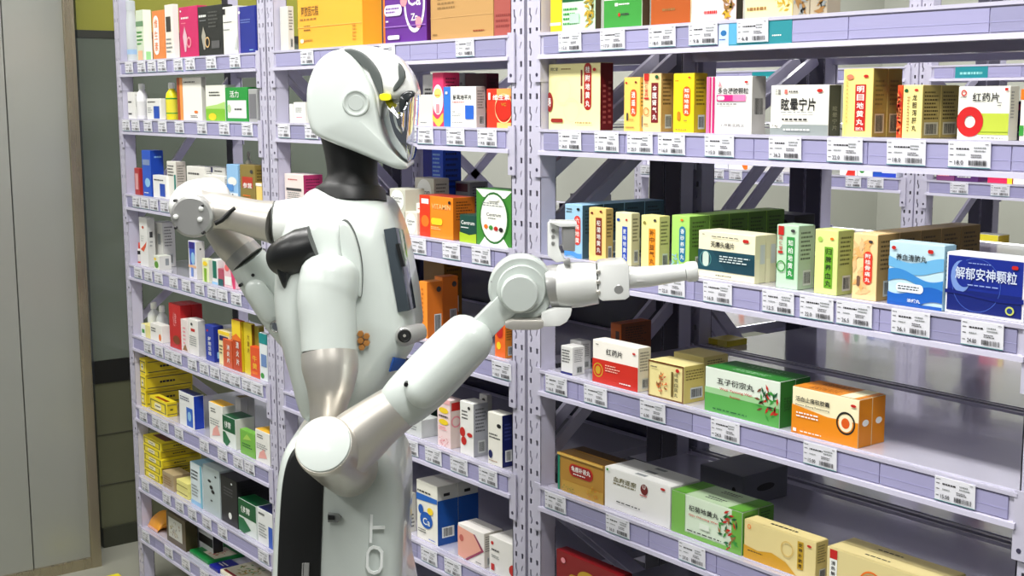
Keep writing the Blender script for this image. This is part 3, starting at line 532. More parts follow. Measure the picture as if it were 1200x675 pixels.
carton('M', 1, 520.5, 558, 569, 46, (246, 246, 240), 'white carton with blue spine and blue square', 'blue spined carton', [('r', 0, 0, .22, 1, (50, 120, 210)), ('t', '氨氯地平片', .58, .74, .58, .13, 'k'), ('l', .28, .6, .8, .64, 1, 'r'), ('r', .68, .2, .94, .54, (40, 100, 200)), ('l', .28, .36, .4, .4, 1, 'k'), ('l', .28, .26, .6, .34, 2, 'gr'), ('r', .07, .82, .14, .88, 'w'), ('l', .28, .1, .7, .14, 1, tx)], sc=(196, 190, 184))
carton('M', 1, 570.5, 600, 0, 45, (222, 54, 30), 'red orange carton with swirling ring', 'red orange carton', [('r', .42, 0, 1, .14, (246, 190, 110)), ('r', .42, .8, 1, 1, (246, 170, 90)), ('g', .7, .5, .38, .35, (250, 210, 150)), ('e', .7, .5, .34, .3, (206, 40, 24)), ('t', '维生素', .6, .78, .66, .14, 'w'), ('t', 'VC', .7, .6, .2, .08, 'gd'), ('r', .1, .72, .18, .9, 'w')], dd=.06)
# middle bay, third shelf
carton('M', 2, 334, 356.5, 379, 50, (240, 226, 220), 'white carton with two children and magenta side', 'carton with children', [('l', .2, .85, .9, .9, 1, 'r'), ('r', .1, .62, .9, .68, tx), ('l', .15, .4, .85, .6, 4, 'gr'), ('r', 0, 0, .5, .2, (236, 130, 130)), ('e', .5, .28, .08, .05, 'k'), ('e', .74, .3, .08, .05, 'k'), ('r', .4, .06, .58, .24, 'r'), ('r', .64, .06, .84, .26, 'b')], sc=(180, 50, 100))
cen = lambda: [('R', .08, .04, .92, .96, 'w'), ('t', 'Centrum', .5, .6, .6, .12, 'k'), ('l', .25, .4, .75, .5, 2, 'tx')]
carton('M', 2, 457, 475, 0, 26, (206, 206, 190), 'white rounded vitamin carton standing upper left', 'upper left vitamin carton', cen(), lift=.046, dd=.05, name='vitamin_box')
carton('M', 2, 457, 474, 0, 25, (206, 206, 190), 'vitamin carton below the upper left one', 'lower left vitamin carton', cen(), dd=.05, name='vitamin_box')
carton('M', 2, 475, 489, 0, 26, (224, 220, 206), 'vitamin carton with grey outline beside the robot chest', 'outlined vitamin carton', cen(), dd=.04, name='vitamin_box')
carton('M', 2, 488, 500, 0, 36, (240, 236, 224), 'white carton with orange curve', 'white orange curve carton', [('e', .6, .2, .5, .22, 'or_'), ('l', .2, .8, .7, .86, 1, 'r')], dd=.04, Y=.03)
carton('M', 2, 487, 509, 0, 60, (206, 204, 190), 'tall vitamin carton standing behind the orange box', 'tall vitamin carton', [('R', .12, .45, .88, .98, 'w'), ('t', 'Centrum', .5, .74, .6, .08, 'k'), ('l', .25, .62, .75, .68, 2, tx)], Y=.09, dd=.04, name='vitamin_box')
carton('M', 2, 497, 520, 0, 93, (40, 90, 220), 'bright blue tall carton at the very back', 'bright blue carton', [('r', 0, 0, .45, 1, (20, 30, 130)), ('l', .5, .5, .9, .9, 8, 'lb'), ('r', .4, 0, 1, .2, 'lgr')], Y=.17, dd=.05)
carton('M', 2, 534, 551, 0, 52, (150, 150, 150), 'grey carton with maroon panel at the back', 'grey maroon panel carton', [('r', .06, .78, .86, .96, (90, 20, 30))], Y=.2, dd=.05)
carton('M', 2, 492.5, 531, 557, 48, (246, 140, 30), 'red and orange carton with yellow capsule', 'red and orange carton', [('r', 0, 0, .32, 1, (224, 56, 24)), ('r', .06, .8, .28, .92, 'w'), ('e', .17, .38, .12, .14, 'or_'), ('t', 'VITAMIN', .66, .76, .56, .12, (252, 200, 130)), ('R', .36, .32, .7, .48, 'y'), ('l', .36, .2, .66, .28, 2, (252, 210, 150)), ('e', .92, .88, .04, .04, 'k')], sc=(196, 104, 24), tc=(180, 60, 30))
carton('M', 2, 539, 558.5, 0, 32, (20, 70, 60), 'small dark green carton with lime corner', 'small dark green carton', [('t', 'Centrum', .5, .72, .8, .14, 'w'), ('p', [(0, 0), (1, 0), (1, .35), (.6, .28), (0, .36)], (170, 200, 40)), ('l', .1, .5, .6, .58, 1, 'w')], dd=.04)
carton('M', 2, 558.5, 601, 0, 65, (64, 140, 50), 'large green carton with white oval label', 'green oval label carton', [('p', [(0, 1), (1, 1), (.8, .86), (.2, .86)], 'w'), ('p', [(.1, 0), (.9, 0), (.75, .16), (.25, .16)], 'w'), ('e', .5, .5, .4, .46, (40, 110, 40)), ('e', .5, .5, .36, .42, (250, 250, 240)), ('t', 'Centrum', .5, .56, .4, .06, 'k'), ('l', .2, .7, .8, .78, 2, 'gr'), ('l', .35, .48, .65, .51, 1, 'tx'), ('e', .29, .34, .055, .04, 'or_'), ('e', .43, .33, .055, .04, 'g'), ('e', .57, .32, .055, .04, 'r'), ('e', .71, .31, .055, .04, 'k'), ('R', .35, .8, .65, .9, 'w')], dd=.05, name='vitamin_box')
# middle bay, fourth shelf
for i, (a, b, c_) in enumerate(((492, 501, 519),)):
    carton('M', 3, a, b, c_, 66, (244, 150, 50), 'tall orange carton at the front', 'tall orange carton', [('l', .3, .1, .6, .9, 10, (200, 100, 20))], [('r', .45, .08, .9, .42, 'lgr'), ('b', .5, .1, .85, .4, 'k'), ('e', .75, .86, .15, .05, tx)], sc=(206, 110, 30))
carton('M', 3, 510, 519, 537, 66, (230, 130, 40), 'tall orange carton behind the front one', 'second orange carton', [], [('r', .45, .08, .9, .42, 'lgr'), ('b', .5, .1, .85, .4, 'k'), ('e', .75, .86, .15, .05, tx)], sc=(206, 110, 30), Y=.075)
carton('M', 3, 497, 521, 0, 78, (120, 84, 20), 'dark mustard carton at the back', 'dark mustard carton', [], Y=.2, dd=.05)
carton('M', 3, 580, 592, 602, 45, (240, 110, 36), 'orange red carton beside the double post', 'orange red carton', [('e', .4, .3, .2, .1, 'y'), ('R', .2, .5, .8, .9, 'r')], sc=(214, 130, 40))
# middle bay, fifth shelf
carton('M', 4, 476, 494, 515, 21, (206, 210, 206), 'low pale grey carton lying flat', 'low grey carton', [('l', .2, .3, .8, .6, 2, 'gr')])
carton('M', 4, 490, 506, 516, 46, (20, 60, 44), 'dark green carton behind the low one', 'dark green rear carton', [], Y=.08, dd=.05)
carton('M', 4, 513, 528, 541, 57, (246, 222, 220), 'white and pink carton with yellow ovals', 'pink and white carton', [('r', 0, .9, 1, 1, (240, 180, 180)), ('e', .5, .76, .36, .06, 'y'), ('e', .5, .52, .36, .06, 'y'), ('l', .15, .6, .85, .68, 1, 'k'), ('l', .15, .34, .8, .44, 2, 'pk'), ('x', .5, .12, .4, .1, ['pk', 'r'])], [('r', .1, .78, .9, .95, 'r'), ('g', .5, .55, .12, .09, 'pk')], sc=(226, 206, 196))
carton('M', 4, 539.5, 555, 572, 63, (240, 240, 234), 'tall white carton with crimson flower print', 'crimson flower carton', [('l', .15, .66, .6, .85, 3, 'tx'), ('e', .2, .42, .2, .09, 'r'), ('e', .3, .26, .2, .08, 'r'), ('e', .75, .4, .2, .04, 'r'), ('e', .72, .9, .1, .03, 'k')], sc=(170, 172, 178), n=1)
carton('M', 4, 562, 571, 577, 60, (190, 190, 186), 'grey white carton behind the crimson flower one', 'rear grey carton', [('e', .6, .9, .2, .03, 'k')], Y=.09)
carton('M', 4, 572, 588.5, 602, 62, (240, 238, 226), 'ivory carton with navy side and barcode', 'ivory and navy carton', [('l', .1, .5, .9, .62, 2, tx), ('e', .8, .78, .15, .04, 'k'), ('e', .2, .2, .14, .08, 'na'), ('l', .1, .06, .8, .1, 1, 'br')], [('r', .25, .1, .85, .32, 'w'), ('b', .35, .12, .75, .3, 'k'), ('l', .2, .5, .8, .85, 5, (70, 80, 150))], sc='na')
# middle bay, sixth shelf
carton('M', 5, 474.5, 479, 488, 46, (216, 214, 206), 'white carton half hidden by the robot base', 'half hidden carton', [], [('l', .2, .1, .8, .5, 4, tx)])
carton('M', 5, 489, 513, 561, 70, (238, 236, 224), 'white and blue calcium carton with bear logo', 'calcium carton', [('r', 0, .72, 1, .78, (30, 100, 190)), ('p', [(0, .66), (1, .7), (1, .76), (0, .74)], (30, 100, 190)), ('l', .06, .8, .94, .86, 1, 'k'), ('e', .48, .36, .3, .14, (20, 90, 180)), ('e', .22, .52, .12, .08, (20, 90, 180)), ('e', .68, .54, .14, .06, 'y'), ('t', 'Ca', .5, .34, .34, .12, 'w'), ('l', .1, .12, .5, .2, 2, tx), ('l', .6, .04, .95, .08, 1, 'b')], [('r', 0, 0, 1, .76, (24, 80, 160)), ('r', .3, .82, .6, .87, 'k'), ('r', .2, .12, .8, .3, 'w'), ('b', .28, .14, .72, .28, 'k')], sc=(200, 200, 192), n=2)
carton('M', 5, 537, 567.5, 590, 41, (240, 236, 230), 'white carton with salmon chevron', 'salmon chevron carton', [('p', [(0, .05), (0, .92), (.6, .86), (.92, .48), (.25, .02)], (236, 170, 150)), ('p', [(.6, .86), (.66, .86), (1, .48), (.35, 0), (.28, .02), (.9, .48)], (150, 60, 90)), ('e', .15, .6, .08, .1, (196, 100, 90)), ('l', .7, .06, .95, .12, 1, tx)], sc=(216, 210, 200), n=2)
carton('M', 5, 573.5, 606, 0, 44, (240, 238, 232), 'white carton with small red marks beside post', 'red marked carton', [('e', .12, .82, .05, .05, 'r'), ('l', .1, .6, .45, .7, 1, 'tx'), ('l', .1, .42, .45, .52, 2, 'gr'), ('r', .08, .08, .2, .26, 'r'), ('e', .9, .3, .16, .16, 'r')], dd=.07)
# left bay, top shelf
carton('L', 0, 161, 169.5, 179, 58, (214, 226, 200), 'pale green carton beside the clear jar', 'pale green carton', [('r', 0, .68, 1, .78, (110, 150, 110)), ('l', .1, .3, .9, .6, 4, 'g'), ('r', .2, 0, .8, .2, (240, 190, 150))], side=[('r', .2, 0, .8, .18, (150, 210, 140))], sc=(246, 244, 226))
carton('L', 0, 180, 194, 0, 56, (232, 138, 70), 'orange carton with white vertical pill', 'orange carton', [('R', .1, .1, .55, .9, 'w'), ('v', '维生素', .32, .15, .85, .28, 'or_')], dd=.03)
carton('L', 0, 195, 204, 211, 62, (244, 238, 224), 'tall cream carton with black square', 'tall cream carton', [('r', .15, .5, .75, .78, (60, 56, 50)), ('l', .1, .1, .9, .4, 4, 'gr')], side=[], sc=(246, 232, 224))
carton('L', 0, 211.5, 233, 0, 58, (206, 34, 100), 'magenta carton with white swirl', 'magenta carton', [('l', .12, .74, .6, .82, 1, 'w'), ('l', .12, .66, .4, .7, 1, 'pk'), ('p', [(.2, .42), (.3, .62), (.42, .42), (.36, .12), (.28, .12)], (226, 190, 200)), ('g', .52, .3, .11, .07, 'pk'), ('e', .12, .92, .04, .02, 'w')], dd=.03)
carton('L', 0, 233.5, 262, 0, 57, (34, 36, 34), 'black carton with gold ring', 'black carton', [('l', .05, .76, .42, .86, 1, 'w'), ('l', .08, .7, .36, .74, 1, 'gr'), ('p', [(.14, .4), (.22, .6), (.32, .42), (.28, .14), (.22, .14)], (170, 165, 150)), ('g', .38, .28, .11, .08, (220, 180, 120)), ('r', .55, .15, .88, .3, (90, 90, 90)), ('l', .45, .55, .85, .9, 5, (90, 90, 86))], dd=.03)
carton('L', 0, 262.5, 279, 0, 55, (232, 232, 224), 'white carton with black corner', 'white corner carton', [('r', 0, .84, .2, .96, 'k'), ('l', .05, .66, .7, .7, 1, 'k'), ('l', .05, .5, .6, .55, 1, 'gr'), ('p', [(.8, .1), (1, .4), (1, .1)], 'lgr')], dd=.04)
carton('L', 0, 280.5, 300, 0, 54, (30, 44, 140), 'deep blue carton by the double post', 'deep blue carton', [('r', 0, 0, .1, 1, (150, 130, 190)), ('l', .15, .64, .8, .74, 2, (110, 130, 200)), ('e', .08, .88, .06, .03, 'w'), ('l', .65, .05, .95, .1, 1, 'lb')], dd=.04)
# left bay, second shelf
carton('L', 1, 150.5, 158, 0, 31, (236, 236, 230), 'narrow white carton at the left end', 'narrow white carton', [('r', .1, .6, .6, .66, tx), ('r', .1, .16, .6, .22, tx)], dd=.04)
carton('L', 1, 172.5, 189, 195, 24, (238, 238, 232), 'small white carton with blue panel', 'small blue panel carton', [('r', .5, .05, .9, .64, (30, 80, 180)), ('l', .1, .78, .7, .9, 1, 'tx'), ('l', .1, .3, .4, .6, 3, 'gr')], side=[])
carton('L', 1, 209, 237, 243, 49, (248, 246, 236), 'tall white carton with orange left edge', 'orange edged carton', [('r', 0, 0, .12, 1, (176, 70, 20)), ('r', .12, 0, .24, 1, (246, 160, 80)), ('l', .3, .86, .85, .92, 1, 'k'), ('l', .55, .06, .9, .13, 2, tx), ('e', .78, .2, .08, .03, 'or_')], sc=(200, 200, 190), side=[])
carton('L', 1, 242, 264.5, 0, 41, (240, 242, 230), 'white carton fading to green at its base', 'green based carton', [('r', 0, 0, 1, .34, (130, 196, 50)), ('p', [(0, .34), (1, .34), (1, .54), (.6, .46), (0, .4)], (180, 220, 120)), ('l', .2, .68, .8, .84, 2, 'k'), ('e', .35, .12, .2, .1, 'y')], dd=.03)
carton('L', 1, 265, 291, 0, 39, (34, 150, 60), 'green carton with white label panel', 'green label carton', [('r', .1, .1, .94, .62, (240, 242, 240)), ('t', '活力', .42, .8, .4, .2, 'w'), ('l', .42, .3, .85, .42, 1, 'k'), ('e', .18, .38, .08, .12, (190, 220, 160))], dd=.03)
carton('L', 1, 292, 302, 0, 38, (170, 172, 170), 'grey carton tucked beside the double post', 'grey tucked carton', [('r', .1, .1, .9, .85, (120, 120, 124))], dd=.04)
# left bay, third shelf
carton('L', 2, 158.5, 164, 168, 31, (176, 50, 50), 'small dark red carton at the left end', 'small dark red carton', [('r', .2, .2, .8, .8, (220, 160, 160))], side=[])
carton('L', 2, 168, 178, 193, 53, (40, 90, 200), 'tall royal blue carton with white lettering', 'tall royal blue carton', [('r', .1, .68, .9, .8, (130, 150, 190)), ('e', .6, .3, .3, .1, 'lb'), ('l', .2, .05, .8, .1, 1, 'w')], [('l', .3, .82, .9, .9, 1, 'lb')], sc=(20, 66, 170))
carton('L', 2, 180, 196, 0, 26, (240, 240, 236), 'small white carton with blue stripe in front', 'small blue striped carton', [('r', .5, .08, .88, .64, (40, 80, 180)), ('l', .1, .74, .8, .86, 1, 'tx')], dd=.02)
carton('L', 2, 197, 207.5, 219, 44, (236, 234, 224), 'white carton with teal spine', 'teal spined carton', [('l', .1, .6, .9, .92, 4, 'tx'), ('r', .78, 0, .96, .66, (20, 130, 120))], sc=(196, 188, 176), Y=.02)
carton('L', 2, 220, 241, 0, 41, (238, 236, 228), 'white carton with black print behind the elbow', 'white printed carton', [('l', .1, .74, .9, .86, 1, 'k'), ('l', .1, .4, .5, .55, 2, 'tx'), ('r', .5, .4, .9, .56, 'b')], dd=.04, Y=.03)
carton('L', 2, 241.5, 265, 0, 42, (226, 226, 220), 'white carton with navy top band', 'navy top carton', [('r', 0, .85, .4, 1, 'na'), ('l', .5, .86, .95, .94, 1, 'k')], dd=.03, Y=.05)
carton('L', 2, 240, 264, 0, 35, (240, 238, 230), 'white carton above the elbow joint', 'white elbow carton', [('l', .05, .74, .5, .86, 1, 'k'), ('l', .05, .56, .9, .62, 1, 'or_')], dd=.02)
carton('L', 2, 267, 280, 0, 51, (150, 196, 236), 'sky blue carton with white cloud', 'sky blue carton', [('e', .5, .62, .4, .1, 'w'), ('r', 0, 0, 1, .36, (232, 240, 246)), ('p', [(.45, .05), (.7, .05), (.55, .35), (.4, .3)], tx), ('r', 0, .4, .6, .55, (90, 150, 220))], dd=.04)
carton('L', 2, 282.5, 300, 0, 53, (140, 122, 60), 'bronze carton with red square title', 'bronze carton', [('r', .15, .5, .85, .74, (190, 60, 40)), ('t', '参茸', .5, .55, .6, .12, 'w'), ('l', .2, .24, .8, .36, 2, 'or_'), ('e', .8, .86, .1, .04, tx)], dd=.04)
carton('L', 2, 301, 308, 0, 34, (246, 214, 120), 'yellow and white carton by the double post', 'yellow edged carton', [('r', .1, .1, .9, .4, 'gd'), ('r', 0, .9, 1, 1, 'w')], dd=.04)
# left bay, fourth shelf
carton('L', 3, 165, 174, 183, 57, (236, 236, 232), 'tall white carton with orange bird mark', 'tall bird mark carton', [('p', [(.1, .34), (.5, .42), (.9, .52), (.8, .42), (.5, .3)], (226, 90, 50)), ('e', .5, .8, .14, .03, (190, 90, 70)), ('l', .2, .5, .6, .64, 3, 'lgr')], [('r', .3, .6, .7, .72, tx), ('l', .3, .4, .7, .55, 2, 'gr')], sc=(210, 210, 204))
carton('L', 3, 183, 192, 0, 52, (214, 214, 208), 'tall white carton standing second from the bird one', 'second tall white carton', [('r', .4, .5, .75, .74, 'gr')], dd=.04, Y=.05)
carton('L', 3, 180.5, 187, 201, 16, (226, 230, 216), 'low white carton with green leaf dot', 'low leaf dot carton', [('e', .5, .35, .35, .25, (90, 150, 40)), ('e', .3, .75, .2, .1, 'y')], [('r', .5, .3, .8, .8, 'gr')], sc=(214, 214, 206))
carton('L', 3, 222, 231, 241, 44, (232, 230, 236), 'carton with blue gel tube picture', 'gel picture carton', [('p', [(.1, .98), (.9, .98), (.8, .4), (.2, .36)], (60, 90, 190)), ('r', .1, .8, .8, .98, (50, 36, 130)), ('e', .6, .55, .25, .16, 'lb'), ('r', .3, .06, .6, .3, (120, 150, 220)), ('r', 0, .3, 1, .36, (240, 190, 150))], side=[('e', .5, .8, .1, .03, tx)], sc=(214, 212, 206))
carton('L', 3, 237.5, 245, 252, 27, (232, 236, 190), 'small lime carton standing in a gap', 'small lime carton', [('r', .3, 0, .7, .6, (130, 180, 40)), ('e', .5, .8, .35, .1, 'y')], side=[], sc=(214, 214, 200))
carton('L', 3, 249, 255.5, 0, 29, (236, 238, 234), 'white carton with dark green bar', 'green bar carton', [('r', .15, .25, .85, .95, (20, 110, 90)), ('r', 0, 0, 1, .1, 'lb')], dd=.05)
carton('L', 3, 256, 262, 0, 20, (180, 80, 100), 'low rose carton over a teal one', 'low rose carton', [('r', 0, 0, 1, .4, (20, 90, 90))], dd=.05)
carton('L', 3, 263, 276, 0, 33, (240, 200, 206), 'pink and white carton beside the far forearm', 'pink far carton', [('p', [(.5, 1), (1, .8), (1, 0), (.8, 0)], (220, 60, 110)), ('e', .3, .7, .2, .12, (240, 110, 110)), ('r', .1, .1, .7, .4, 'w')], dd=.04)
# left bay, fifth shelf
carton('L', 4, 166, 176, 190, 15, (236, 226, 150), 'low pale yellow carton before the clear bottles', 'low pale yellow carton', [('r', 0, 0, .5, 1, 'w'), ('r', .1, .3, .4, .6, 'g')], side=[('l', .1, .3, .9, .8, 3, 'g')])
carton('L', 4, 176.5, 190, 200, 20, (240, 238, 230), 'low white carton with orange spot', 'low orange spot carton', [('l', .1, .5, .5, .8, 2, tx), ('e', .85, .3, .1, .2, 'or_')], side=[])
carton('L', 4, 199.5, 213, 239, 52, (196, 30, 30), 'bright red carton with white characters', 'bright red carton', [('t', '健', .5, .66, .3, .3, (236, 150, 150)), ('e', .6, .2, .3, .1, (130, 60, 20))], n=2, sc=(176, 24, 26), side=[('l', .2, .4, .7, .7, 3, (140, 16, 20))])
carton('L', 4, 213, 221, 0, 38, (236, 226, 222), 'white carton beside the bright red one', 'white carton beside the red', [('l', .3, .1, .7, .8, 6, 'pk'), ('p', [(.2, .05), (.9, .05), (.6, .25)], 'br')], dd=.05)
carton('L', 4, 221.5, 233, 242, 42, (236, 234, 228), 'white carton with small red mark', 'red mark carton', [('r', .3, .66, .7, .74, 'r'), ('l', .15, .25, .85, .55, 5, 'gr'), ('e', .4, .86, .1, .04, tx)], side=[], sc=(200, 200, 196))
carton('L', 4, 241.5, 251.5, 263, 42, (36, 60, 160), 'royal blue carton with white vertical text', 'royal blue carton', [('v', 'ABCD'[:0] + '舒筋活络', .5, .15, .7, .35, 'w'), ('e', .3, .85, .1, .03, 'r')], side=[('r', .3, .1, .8, .28, 'lb')], sc=(26, 44, 140))
carton('L', 4, 257, 270, 0, 40, (240, 226, 170), 'white and yellow carton behind orange ones', 'white yellow carton', [('r', 0, .9, 1, 1, 'y'), ('r', .1, .72, .9, .86, 'na'), ('l', .1, .3, .4, .6, 3, 'tx')], dd=.04, Y=.02)
carton('L', 4, 262, 272.5, 0, 33, (206, 90, 50), 'terracotta carton with white title', 'terracotta carton', [('v', '消炎片', .6, .15, .85, .3, 'w')], dd=.02)
carton('L', 4, 273.5, 283.5, 289, 60, (190, 66, 20), 'tall carton, yellow over rust', 'yellow over rust carton', [('r', 0, .66, 1, 1, 'y'), ('p', [(0, .66), (.5, .74), (1, .66), (1, .6), (0, .6)], 'or_'), ('v', '清火片', .6, .1, .6, .34, 'w')], side=[], sc=(206, 180, 30))
carton('L', 4, 287, 296, 300, 60, (222, 200, 40), 'tall plain yellow carton', 'tall plain yellow carton', [('v', '大黄片', .6, .4, .8, .3, (150, 110, 20))], side=[], sc=(110, 80, 20), Y=.02)
carton('L', 4, 299.5, 305, 0, 58, (150, 140, 50), 'tall olive yellow carton', 'tall olive carton', [], dd=.04, Y=.03)
carton('L', 4, 294, 304.5, 0, 36, (226, 84, 36), 'short orange red carton in front', 'short orange red carton', [('v', '牛黄', .5, .25, .75, .5, (250, 200, 60)), ('r', .2, .1, .8, .2, 'or_')], dd=.016)
carton('L', 4, 305, 315.5, 0, 56, (230, 236, 236), 'white carton with teal top', 'teal topped carton', [('r', 0, .78, 1, 1, (20, 140, 140)), ('r', .2, .3, .8, .56, (110, 140, 190)), ('e', .3, .1, .2, .06, 'g')], dd=.03)
# left bay, sixth shelf
def flatbox(bay, lv, xl, xr, xs, hpx, c, sc, n, desc, short, tc, Y=.014, jit=.0):
    o = None; zz = LV[lv] - .0008; X0 = xat(xl, Y, zz); hh = hpx * zdep((X0, Y, zz)) / FPX
    for i in range(n):
        px = jit * ((i * 37) % 3 - 1)
        nm = desc if n == 1 else '%s, %s of its stack' % (desc, ['lowest', 'second from bottom', 'third from bottom', 'fourth from bottom', 'topmost'][i if i < n - 1 else 4])
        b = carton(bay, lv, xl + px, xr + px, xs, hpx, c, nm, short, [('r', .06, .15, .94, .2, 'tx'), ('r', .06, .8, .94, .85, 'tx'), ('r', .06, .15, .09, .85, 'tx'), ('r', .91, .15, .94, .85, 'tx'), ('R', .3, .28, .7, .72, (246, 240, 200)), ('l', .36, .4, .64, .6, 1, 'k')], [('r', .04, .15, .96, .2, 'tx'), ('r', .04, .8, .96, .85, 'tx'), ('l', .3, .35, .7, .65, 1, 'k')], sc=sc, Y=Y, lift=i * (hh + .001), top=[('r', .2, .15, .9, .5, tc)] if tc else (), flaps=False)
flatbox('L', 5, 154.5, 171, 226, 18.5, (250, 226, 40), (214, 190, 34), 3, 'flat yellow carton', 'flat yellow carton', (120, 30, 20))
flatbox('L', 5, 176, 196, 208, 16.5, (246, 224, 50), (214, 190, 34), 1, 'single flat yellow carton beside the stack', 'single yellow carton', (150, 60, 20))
carton('L', 5, 211, 228, 240, 40, (238, 240, 238), 'white carton with big blue block', 'white and blue carton', [('r', .5, .05, .92, .6, (40, 100, 200)), ('e', .7, .35, .12, .14, 'lb'), ('l', .1, .76, .8, .9, 2, 'na')], side=[], sc=(26, 60, 170), tc='na')
wy = [('l', .15, .74, .6, .88, 2, 'k'), ('l', .1, .4, .9, .6, 3, 'gr'), ('p', [(.2, .1), (.8, .2), (.6, .45), (.3, .3)], (236, 170, 160))]
carton('L', 5, 246, 262, 277, 44, (240, 240, 232), 'white carton with yellow lid beside the green one', 'yellow lidded carton', wy, side=[], tc=(246, 190, 40), sc=(222, 222, 214), n=1)
carton('L', 5, 277, 283, 300, 44, (200, 200, 192), 'row of pale cartons behind the yellow lidded one', 'pale rear carton', [], side=[], sc=(190, 190, 184), n=2, Y=.1, tc=(150, 130, 60))
carton('L', 5, 262, 276.5, 299, 36, (230, 238, 230), 'green topped white carton with leaf stripe', 'green topped carton', [('r', 0, .5, 1, 1, (14, 90, 50)), ('t', '健胃', .4, .72, .5, .22, 'w'), ('p', [(.0, .1), (.3, .0), (.6, .2), (.2, .46), (0, .46)], (20, 110, 60))], side=[], sc=(224, 226, 214), tc=(14, 84, 46))
carton('L', 5, 282, 299, 0, 29, (120, 186, 70), 'small leaf green carton sitting low', 'small leaf green carton', [('l', .15, .3, .85, .5, 2, 'dg'), ('p', [(.2, .6), (.8, .7), (.5, .9)], 'lg')], dd=.02)
carton('L', 5, 300, 317, 0, 38, (238, 238, 230), 'white carton with yellow lid beside the post', 'yellow lid carton by post', wy, dd=.05, tc=(246, 190, 40))
# left bay, seventh shelf
flatbox('L', 6, 168, 189, 236, 9.5, (248, 228, 40), (206, 184, 34), 5, 'thin yellow carton', 'thin yellow carton', (110, 40, 20), jit=1.0)
carton('L', 6, 191, 204, 224, 19, (176, 156, 120), 'low brown kraft carton', 'low kraft carton', [('l', .1, .2, .9, .8, 4, 'br')], side=[], tc=(190, 170, 130))
for i in range(2):
    carton('L', 6, 207, 220, 225, 10, (240, 232, 140), 'pale lemon packet, %s of two' % ('lower' if i == 0 else 'upper'), 'pale lemon packet', [('r', 0, .4, 1, .5, 'ol')], side=[], lift=i * .0225, dd=.05)
carton('L', 6, 224.5, 238, 241, 50, (224, 236, 240), 'light blue and white carton', 'light blue white carton', [('r', 0, 0, 1, .1, 'lb'), ('r', .85, 0, 1, 1, (120, 190, 210)), ('l', .1, .6, .7, .85, 3, 'tx'), ('l', .1, .2, .7, .5, 4, 'gr')], dd=.06, tc=(150, 200, 215))
carton('L', 6, 239.5, 258.5, 0, 56, (186, 200, 200), 'pale grey green carton standing upright', 'pale grey green carton', [('e', .4, .7, .1, .03, 'k'), ('e', .5, .58, .1, .04, 'k'), ('e', .6, .5, .1, .04, 'k'), ('e', .5, .3, .06, .02, tx), ('e', .8, .85, .06, .02, 'k')], dd=.07)
carton('L', 6, 260, 279, 0, 56, (28, 28, 30), 'black carton with white badge, standing upright', 'black upright carton', [('e', .55, .2, .1, .07, 'w'), ('l', .2, .6, .8, .8, 3, (90, 90, 90)), ('e', .7, .9, .05, .02, 'w')], dd=.1, n=3)  # row deepened with rear copies to darken the space behind
carton('L', 6, 280.5, 301, 0, 40, (228, 236, 230), 'white carton with dark green upper part', 'dark green top carton', [('r', 0, .5, 1, 1, (14, 90, 46)), ('t', '健胃', .4, .72, .5, .2, 'w'), ('p', [(0, .05), (.3, 0), (.7, .2), (.3, .45), (0, .45)], (20, 110, 60))], dd=.05, tc=(14, 84, 44))
carton('L', 6, 302.5, 321, 0, 42, (236, 238, 236), 'white carton with blue bar beside the post', 'blue bar carton', [('r', .7, 0, .95, .6, (40, 90, 190)), ('l', .1, .8, .6, .92, 1, 'k'), ('l', .1, .2, .6, .6, 5, 'gr')], dd=.05, tc='na')
# left bay, bottom shelf
carton('L', 7, 196, 218, 232, 36, (96, 84, 60), 'dark brown carton with framed picture', 'framed picture carton', [('r', .12, .2, .84, .86, (206, 206, 196)), ('x', .48, .5, .3, .28, ['br', 'ol', 'gr'])], side=[], sc=(66, 58, 34))
carton('L', 7, 227, 250, 262, 26, (214, 214, 216), 'white carton with black corner sitting deep', 'black cornered carton', [('r', .3, .4, 1, .8, 'k')], side=[], sc=(40, 40, 44), Y=.06)
def packet(xl, xr, yoff, dd, c, desc, els, z0=0):
    zz = LV[7] - .0008 + z0; X0 = xat(xl, yoff, zz); X1 = xat(xr, yoff, zz); w = X1 - X0
    o = empty('flat_packet', ((X0 + X1) / 2, yoff, zz)); tag(o, desc + " on the left bay's bottom shelf", 'packet', 'flat packets on the bottom shelf')
    mb = MB(); mb.box(-w / 2, w / 2, 0, dd, 0, .011, pm(c)); mb.build('packet_body', o, bevel=.003)
    decorate(els, lambda u, v, k: (-w / 2 + u * w, v * dd, .0114 + .0002 * k), w / dd, int(xl)).build('top_print', o)
packet(222, 244, .02, .12, (20, 130, 60), 'green flat packet lying at the left', [('r', .35, .2, .95, .8, (220, 214, 190)), ('x', .6, .5, .2, .25, ['r', 'br'])])
packet(245, 256, .014, .07, (20, 30, 140), 'navy blue flat packet in front', [('l', .2, .3, .8, .6, 2, 'w')])
packet(257, 282, .02, .13, (226, 222, 196), 'cream flat packet with green leaf print', [('x', .5, .5, .35, .3, ['g', 'ol', 'gd']), ('r', .1, .05, .9, .12, 'dr')])
packet(283, 312, .02, .13, (240, 226, 170), 'yellow and white flat packet near the post', [('r', .5, .1, .95, .9, 'y'), ('l', .1, .2, .45, .8, 4, 'tx')])
packet(250, 275, .16, .12, (206, 220, 214), 'pale flat packet lying at the rear', [('x', .4, .5, .3, .3, ['g', 'lg'])])

